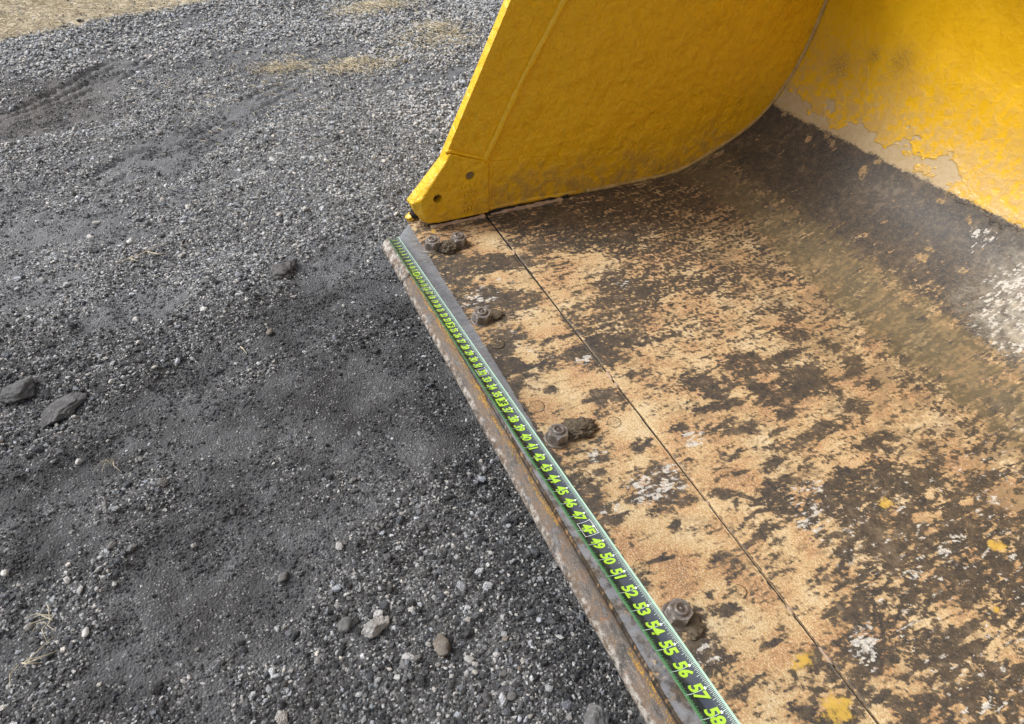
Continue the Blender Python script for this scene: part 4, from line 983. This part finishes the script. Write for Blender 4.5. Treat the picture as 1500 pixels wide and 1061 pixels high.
def lay_text(s, t, size, mat, wc=-0.0008, lift=0.00042):
    me = text_mesh(s, size, 0.0, size * 0.036, 0.14, 1.0)
    n = len(me.vertices); co = np.empty(n * 3); me.vertices.foreach_get('co', co); co = co.reshape(-1, 3)
    # condensed in height, as printed
    out = [on_tape(t + x / IN, wc + y, lift) for x, y, z in co]
    me.vertices.foreach_set('co', np.array(out, dtype=np.float32).ravel()); me.update()
    return tpart('numeral', me, mat)
def frame_on_tape(t, hw, w0, w1, th, mat, lift=0.0004):
    qs = [(t - hw, t + hw, w0, w0 + th, 0), (t - hw, t + hw, w1 - th, w1, 0)]
    me = quads_on_tape('stud_box', qs + [(t - hw, t - hw + th / IN, w0, w1, 0), (t + hw - th / IN, t + hw, w0, w1, 0)], lift, 3)
    return tpart('stud_box', me, mat)
for t in range(1, 64):
    if t in (12, 24, 36, 60):
        tpart('foot_block', quads_on_tape('foot_block', [(t - 0.46, t + 0.46, -0.0078, 0.0072, 0)], 0.00032, 4), M_LIME)
        lay_text('%dF' % (t // 12), t, 0.0150, M_INK, -0.0008, 0.00055)
    else:
        lay_text('4F' if t == 48 else str(t), t, 0.0172, M_LIME)
    if t in (16, 32, 48): frame_on_tape(t, 0.47, -0.0086, 0.0084, 0.0006, M_WHITE)
# hook with rivets
hk = []; HF = []
def hook_mesh():
    V = []; F = []
    tsec = [(-0.10, 0.0), (0.95, 0.0)]
    for (t, _) in tsec:
        for w in np.linspace(-0.0105, 0.0105, 9): V.append(on_tape(t, w, 0.0009))
    for k in range(8): F.append((k, 9 + k, 10 + k, 1 + k))
    for w in np.linspace(-0.0105, 0.0105, 9):
        v = on_tape(-0.10, w, 0.0009); V.append(v + np.array((-0.0008, 0, -0.010)))
    for k in range(8): F.append((18 + k, k, 1 + k, 19 + k))
    me = bpy.data.meshes.new('hook'); me.from_pydata([tuple(v) for v in V], [], F); me.update()
    bm = bmesh.new(); bm.from_mesh(me); bmesh.ops.solidify(bm, geom=list(bm.faces), thickness=0.0007); bm.to_mesh(me); bm.free(); return me
hook = tpart('hook', hook_mesh(), M_HOOK)
for (t, w) in ((0.15, -0.004), (0.15, 0.004), (0.70, 0.0)):
    rv = bmesh.new(); P_, T_, B_, N_ = tape_frame(t); c = on_tape(t, w, 0.0016)
    mm = Matrix(((T_[0], B_[0], N_[0], c[0]), (T_[1], B_[1], N_[1], c[1]), (T_[2], B_[2], N_[2], c[2]), (0, 0, 0, 1)))
    bmesh.ops.create_uvsphere(rv, u_segments=12, v_segments=6, radius=0.0027, matrix=mm @ Matrix.Diagonal((1, 1, 0.4, 1)))
    me = bpy.data.meshes.new('rivet'); rv.to_mesh(me); rv.free(); tpart('rivet', me, M_HOOK, hook)

# ------------------------------------------------------------------ single rocks and pebbles
def rock_me(seed, dims, sub=4, planes=9, rough=0.06):
    r = random.Random(seed); bm = bmesh.new(); bmesh.ops.create_icosphere(bm, subdivisions=sub, radius=1.0)
    pl = []
    for k in range(planes):
        n = Vector((r.gauss(0, 1), r.gauss(0, 1), r.gauss(0, 0.8))).normalized(); pl.append((n, r.uniform(0.50, 0.86)))
    off = Vector((r.uniform(-9, 9), r.uniform(-9, 9), r.uniform(-9, 9)))
    for v in bm.verts:
        d = v.co.normalized(); k = 1.0
        for n, dd in pl:
            c = d.dot(n)
            if c > 0.05: k = min(k, dd / c)
        k *= 1 + rough * mnoise.fractal(d * 3.0 + off, 0.8, 2.1, 4)
        v.co = Vector((d.x * dims[0], d.y * dims[1], d.z * dims[2])) * 0.5 * k * 1.12
    for f_ in bm.faces: f_.smooth = True
    me = bpy.data.meshes.new('rock'); bm.to_mesh(me); bm.free(); return me
def mat_rock(name, a, b, spot):
    N = NT(name); v = N.coord('Object'); n = N.noise(v, 45.0, 6, 0.65); n2 = N.noise(v, 260.0, 4, 0.7)
    col = N.mix(N.ss(n, 0.32, 0.68), a, b); col = N.mix(N.ss(n2, 0.56, 0.68, 0, 0.55), col, spot)
    return N.fin(col, 0.82, 0, N.bump(N.math('ADD', n, N.math('MULTIPLY', n2, 0.5)), 0.7, 0.004), 0.35)
RM = {'dark': mat_rock('dark_rock', (0.070, 0.070, 0.074), (0.133, 0.132, 0.134), (0.224, 0.224, 0.224)),
      'grey': mat_rock('grey_rock', (0.098, 0.098, 0.101), (0.182, 0.182, 0.182), (0.294, 0.294, 0.280)),
      'pale': mat_rock('pale_rock', (0.224, 0.220, 0.210), (0.434, 0.420, 0.406), (0.112, 0.112, 0.112)),
      'white': mat_rock('white_rock', (0.406, 0.399, 0.385), (0.700, 0.686, 0.665), (0.280, 0.280, 0.273)),
      'brown': mat_rock('brown_rock', (0.110, 0.096, 0.082), (0.205, 0.180, 0.155), (0.420, 0.378, 0.322)),
      'clod': mat_rock('dirt_clod', (0.067, 0.064, 0.066), (0.112, 0.108, 0.109), (0.168, 0.165, 0.162))}
ROCKS = [  # name, x, y, dims (m), spin, material, label
 ('rock', 0.145, -0.872, (0.075, 0.090, 0.040), 0.6, 'dark', 'flat dark grey rock at the left border of the photo'),
 ('rock', 0.232, -0.786, (0.060, 0.105, 0.032), 0.9, 'dark', 'smooth charcoal slab lying right of the left border rock'),
 ('dirt_clod', -0.060, -0.262, (0.080, 0.092, 0.022), 0.3, 'clod', 'rounded dark clod in the gravel left of the tape hook'),
 ('rock', 0.962, -0.328, (0.036, 0.052, 0.030), 0.4, 'pale', 'largest pale jagged rock in the gravel below the centre'),
 ('rock', 0.935, -0.372, (0.026, 0.030, 0.020), 1.2, 'grey', 'grey stone touching the left of the pale jagged rock'),
 ('rock', 1.036, -0.236, (0.044, 0.030, 0.022), 0.2, 'brown', 'mottled brown rock right of the pale jagged rock'),
 ('rock', 1.236, -0.052, (0.052, 0.050, 0.034), 0.8, 'grey', 'big grey stone against the cutting edge at the bottom'),
 ('pebble', 0.786, -0.339, (0.034, 0.024, 0.018), 0.1, 'pale', 'upright oval pale pebble alone on dark dirt'),
 ('pebble', 0.805, -0.446, (0.032, 0.036, 0.020), 0.5, 'grey', 'squat round grey pebble half sunk in dark dirt'),
 ('pebble', 0.846, -0.268, (0.026, 0.026, 0.018), 0.0, 'dark', 'round charcoal pebble below the other dark round pebble'),
 ('pebble', 0.809, -0.185, (0.024, 0.026, 0.018), 0.7, 'dark', 'round charcoal pebble nearest the cutting edge'),
 ('pebble', 0.135, -0.338, (0.030, 0.034, 0.024), 0.9, 'brown', 'brownish pebble below the rounded dark clod'),
 ('pebble', -0.914, -0.831, (0.020, 0.034, 0.010), 1.0, 'white', 'thin white stone chip below the far left tyre track'),
 ('pebble', -0.362, -0.612, (0.026, 0.038, 0.018), 1.1, 'white', 'bright white pebble just above the long dry stalk'),
 ('pebble', -0.016, -0.625, (0.022, 0.030, 0.016), 1.0, 'white', 'white pebble in gravel well below the long dry stalk'),
 ('pebble', 0.179, -0.692, (0.018, 0.024, 0.014), 0.8, 'white', 'small white chip above right of the charcoal slab'),
 ('pebble', 0.387, -0.765, (0.020, 0.026, 0.016), 0.3, 'white', 'pale white chip below the charcoal slab'),
 ('pebble', 0.786, -0.756, (0.018, 0.026, 0.016), 1.0, 'white', 'white oval pebble right of the lower left grass sprig'),
 ('pebble', 0.669, -0.785, (0.020, 0.018, 0.016), 0.4, 'white', 'chunky white pebble in the lower left gravel streak'),
 ('pebble', 0.612, -0.880, (0.022, 0.022, 0.016), 0.4, 'white', 'white stone cut by the left border, lower half'),
 ('pebble', 0.727, -0.847, (0.020, 0.022, 0.014), 0.4, 'pale', 'dull pale pebble under the lower left grass sprig'),
 ('pebble', -1.700, -0.445, (0.026, 0.044, 0.012), 1.2, 'white', 'lone white chip in the far gravel near the straw'),
 ('pebble', 1.076, -0.199, (0.022, 0.024, 0.016), 0.2, 'pale', 'round pale pebble just right of the mottled brown rock'),
 ('pebble', 1.142, -0.199, (0.024, 0.032, 0.016), 0.9, 'dark', 'dark wedge shaped stone at the bottom border'),
 ('pebble', 1.158, -0.163, (0.028, 0.022, 0.018), 0.9, 'grey', 'mid grey stone right of the dark wedge stone'),
 ('pebble', 1.067, -0.131, (0.018, 0.018, 0.014), 0.5, 'brown', 'tan pebble between the mottled rock and cutting edge'),
 ('pebble', 1.123, -0.133, (0.013, 0.013, 0.010), 0.5, 'brown', 'tiny rust brown pebble below the tan pebble'),
 ('pebble', 0.675, -0.581, (0.020, 0.020, 0.014), 0.3, 'pale', 'pale chip on smooth dirt at left, lower half'),
]
for i, (nm, x, y, dm, sp, mt, lab) in enumerate(ROCKS):
    if nm == 'pebble': dm = tuple(0.68 * q_ for q_ in dm)
    m_ = rock_me(50 + i, dm, 5 if max(dm) > 0.05 else 3, 15, 0.11 if mt != 'clod' else 0.25)
    o = link(nm, m_, RM[mt]); o.location = (x, y, ground_z(x, y) + dm[2] * (0.20 if max(dm) > 0.05 else 0.30)); o.rotation_euler = (0.05, -0.04, sp)
    tag(o, lab, 'rock' if nm == 'rock' else ('dirt' if nm == 'dirt_clod' else 'pebble'), 'single stones standing out in the gravel')

# ------------------------------------------------------------------ straw
def strips(blades, width):
    """blades: list of point lists -> one thin folded ribbon mesh"""
    V = []; F = []
    for pts in blades:
        n = len(pts); pts = [Vector(p) for p in pts]
        for i, p in enumerate(pts):
            t = (pts[min(i + 1, n - 1)] - pts[max(i - 1, 0)]).normalized(); s = t.cross(Vector((0, 0, 1)))
            s = s.normalized() if s.length > 1e-6 else Vector((1, 0, 0)); u = s.cross(t)
            w = width * (1 - 0.75 * (i / (n - 1)) ** 2)
            V += [p + s * w * .5, p + u * w * .5, p - s * w * .5, p - u * w * .35]
        b = len(V) - 4 * n
        for i in range(n - 1):
            for k in range(4): F.append((b + 4 * i + k, b + 4 * i + (k + 1) % 4, b + 4 * i + 4 + (k + 1) % 4, b + 4 * i + 4 + k))
        F.append((b + 3, b + 2, b + 1, b)); F.append((b + 4 * n - 4, b + 4 * n - 3, b + 4 * n - 2, b + 4 * n - 1))
    me = bpy.data.meshes.new('straw'); me.from_pydata([tuple(v) for v in V], [], F); me.update(); return me
def gp(x, y, dz=0.006): return (x, y, ground_z(x, y) + dz)
st = link('dry_stalk', strips([[gp(-0.262, -0.650, .008), gp(-0.272, -0.600, .012), gp(-0.287, -0.555, .013), gp(-0.300, -0.515, .010)]], 0.0035), M_STRAW)
tag(st, 'long dry straw stalk lying across the gravel at upper left', 'dry stalk')
link('leaf', strips([[gp(-0.280, -0.575, .012), gp(-0.262, -0.550, .012), gp(-0.262, -0.530, .009)]], 0.0045), M_STRAW, st)
link('leaf', strips([[gp(-0.268, -0.62, .012), gp(-0.25, -0.600, .010)]], 0.0045), M_STRAW, st)
r2 = random.Random(5)
def sprig(x, y, n, ln, lab, mat):
    B_ = []
    for k in range(n):
        a = r2.uniform(0, 6.28); l = ln * r2.uniform(.6, 1.1)
        B_.append([gp(x + r2.uniform(-.006, .006), y + r2.uniform(-.006, .006), .008), gp(x + .5 * l * math.cos(a), y + .5 * l * math.sin(a), .018), gp(x + l * math.cos(a + .3), y + l * math.sin(a + .3), .009)])
    o = link('grass_sprig', strips(B_, 0.0022), mat); tag(o, lab, 'dry grass'); return o
sprig(0.735, -0.812, 7, 0.045, 'pale dry grass sprig spread on gravel at lower left', M_PALESTRAW)
sprig(0.800, -0.850, 5, 0.050, 'thin grass sprig near the lower left corner of the photo', M_STRAW)
sprig(0.415, -0.700, 4, 0.040, 'few dry blades on gravel below the charcoal slab', M_PALESTRAW)
tw = link('twig', strips([[gp(0.168, -0.412, .010), gp(0.182, -0.408, .016), gp(0.198, -0.403, .012)]], 0.004), M_PALESTRAW)
tag(tw, 'short pale twig in the gravel left of the cutting edge', 'twig')
wi = link('grass_wisp', strips([[(0.125, 0.072, .003), (0.108, 0.092, .008), (0.088, 0.120, .010)], [(0.112, 0.058, .003), (0.103, 0.085, .006), (0.088, 0.118, .009)], [(0.075, 0.075, .003), (0.088, 0.09, .005), (0.092, 0.112, .006)]], 0.0016), M_PALESTRAW)
tag(wi, 'fine white grass wisp on bare steel beside the corner bolt', 'dry grass')

# dry grass litter beyond the gravel (uncountable)
def straw_field():
    V = []; F = []; n = 0; r = np.random.default_rng(3)
    def strew(x, y, lo=0.02, hi=0.075, wd=0.0026):
        nonlocal n
        g, h, s, t = ground_fields(x, y)
        for k in range(len(x)):
            a = r.uniform(0, 6.28); l = r.uniform(lo, hi); z = GZ + h[k] + r.uniform(0.001, 0.012); el = r.normal(0, 0.16); bend = r.normal(0, 0.35)
            p0 = np.array((x[k], y[k], z)); p1 = p0 + 0.5 * l * np.array((math.cos(a), math.sin(a), abs(el))); p2 = p1 + 0.5 * l * np.array((math.cos(a + bend), math.sin(a + bend), -abs(el)))
            s_ = np.array((-math.sin(a), math.cos(a), 0)) * wd * r.uniform(.6, 1.2)
            u_ = np.array((0, 0, wd * .6))
            V.extend([p0 - s_ * .5, p0 + s_ * .5, p0 + u_, p1 - s_ * .5, p1 + s_ * .5, p1 + u_, p2 - s_ * .2, p2 + s_ * .2, p2 + u_ * .4])
            for b in (0, 3):
                F.extend([(n + b, n + b + 2, n + b + 5, n + b + 3), (n + b + 2, n + b + 1, n + b + 4, n + b + 5)])
            n += 9
    x = r.uniform(-3.2, -1.9, 24000); y = r.uniform(-1.5, 1.2, 24000); x = x[:16000]; y = y[:16000]; s = strawline(x, y); k = s + r.normal(0, 0.035, len(s)) > 0.0
    strew(x[k], y[k])
    for (cx, cy, rx, ry, m) in ((-2.00, .585, .10, .17, 900), (-1.42, .02, .06, .10, 320), (-1.33, .30, .07, .16, 520), (-1.50, .72, .14, .2, 420), (-1.62, .76, .10, .12, 360), (-1.25, -.12, .3, .35, 120)):
        strew(cx + rx * r.normal(0, .6, m), cy + ry * r.normal(0, .6, m), 0.012, 0.04, 0.0022)
    me = bpy.data.meshes.new('dry_grass'); me.from_pydata([tuple(v) for v in V], [], F); me.update(); return me
sf = link('dry_grass', straw_field(), M_STRAW)
tag(sf, 'straw coloured dead grass litter strewn beyond the far gravel', 'dry grass', None, 'stuff')
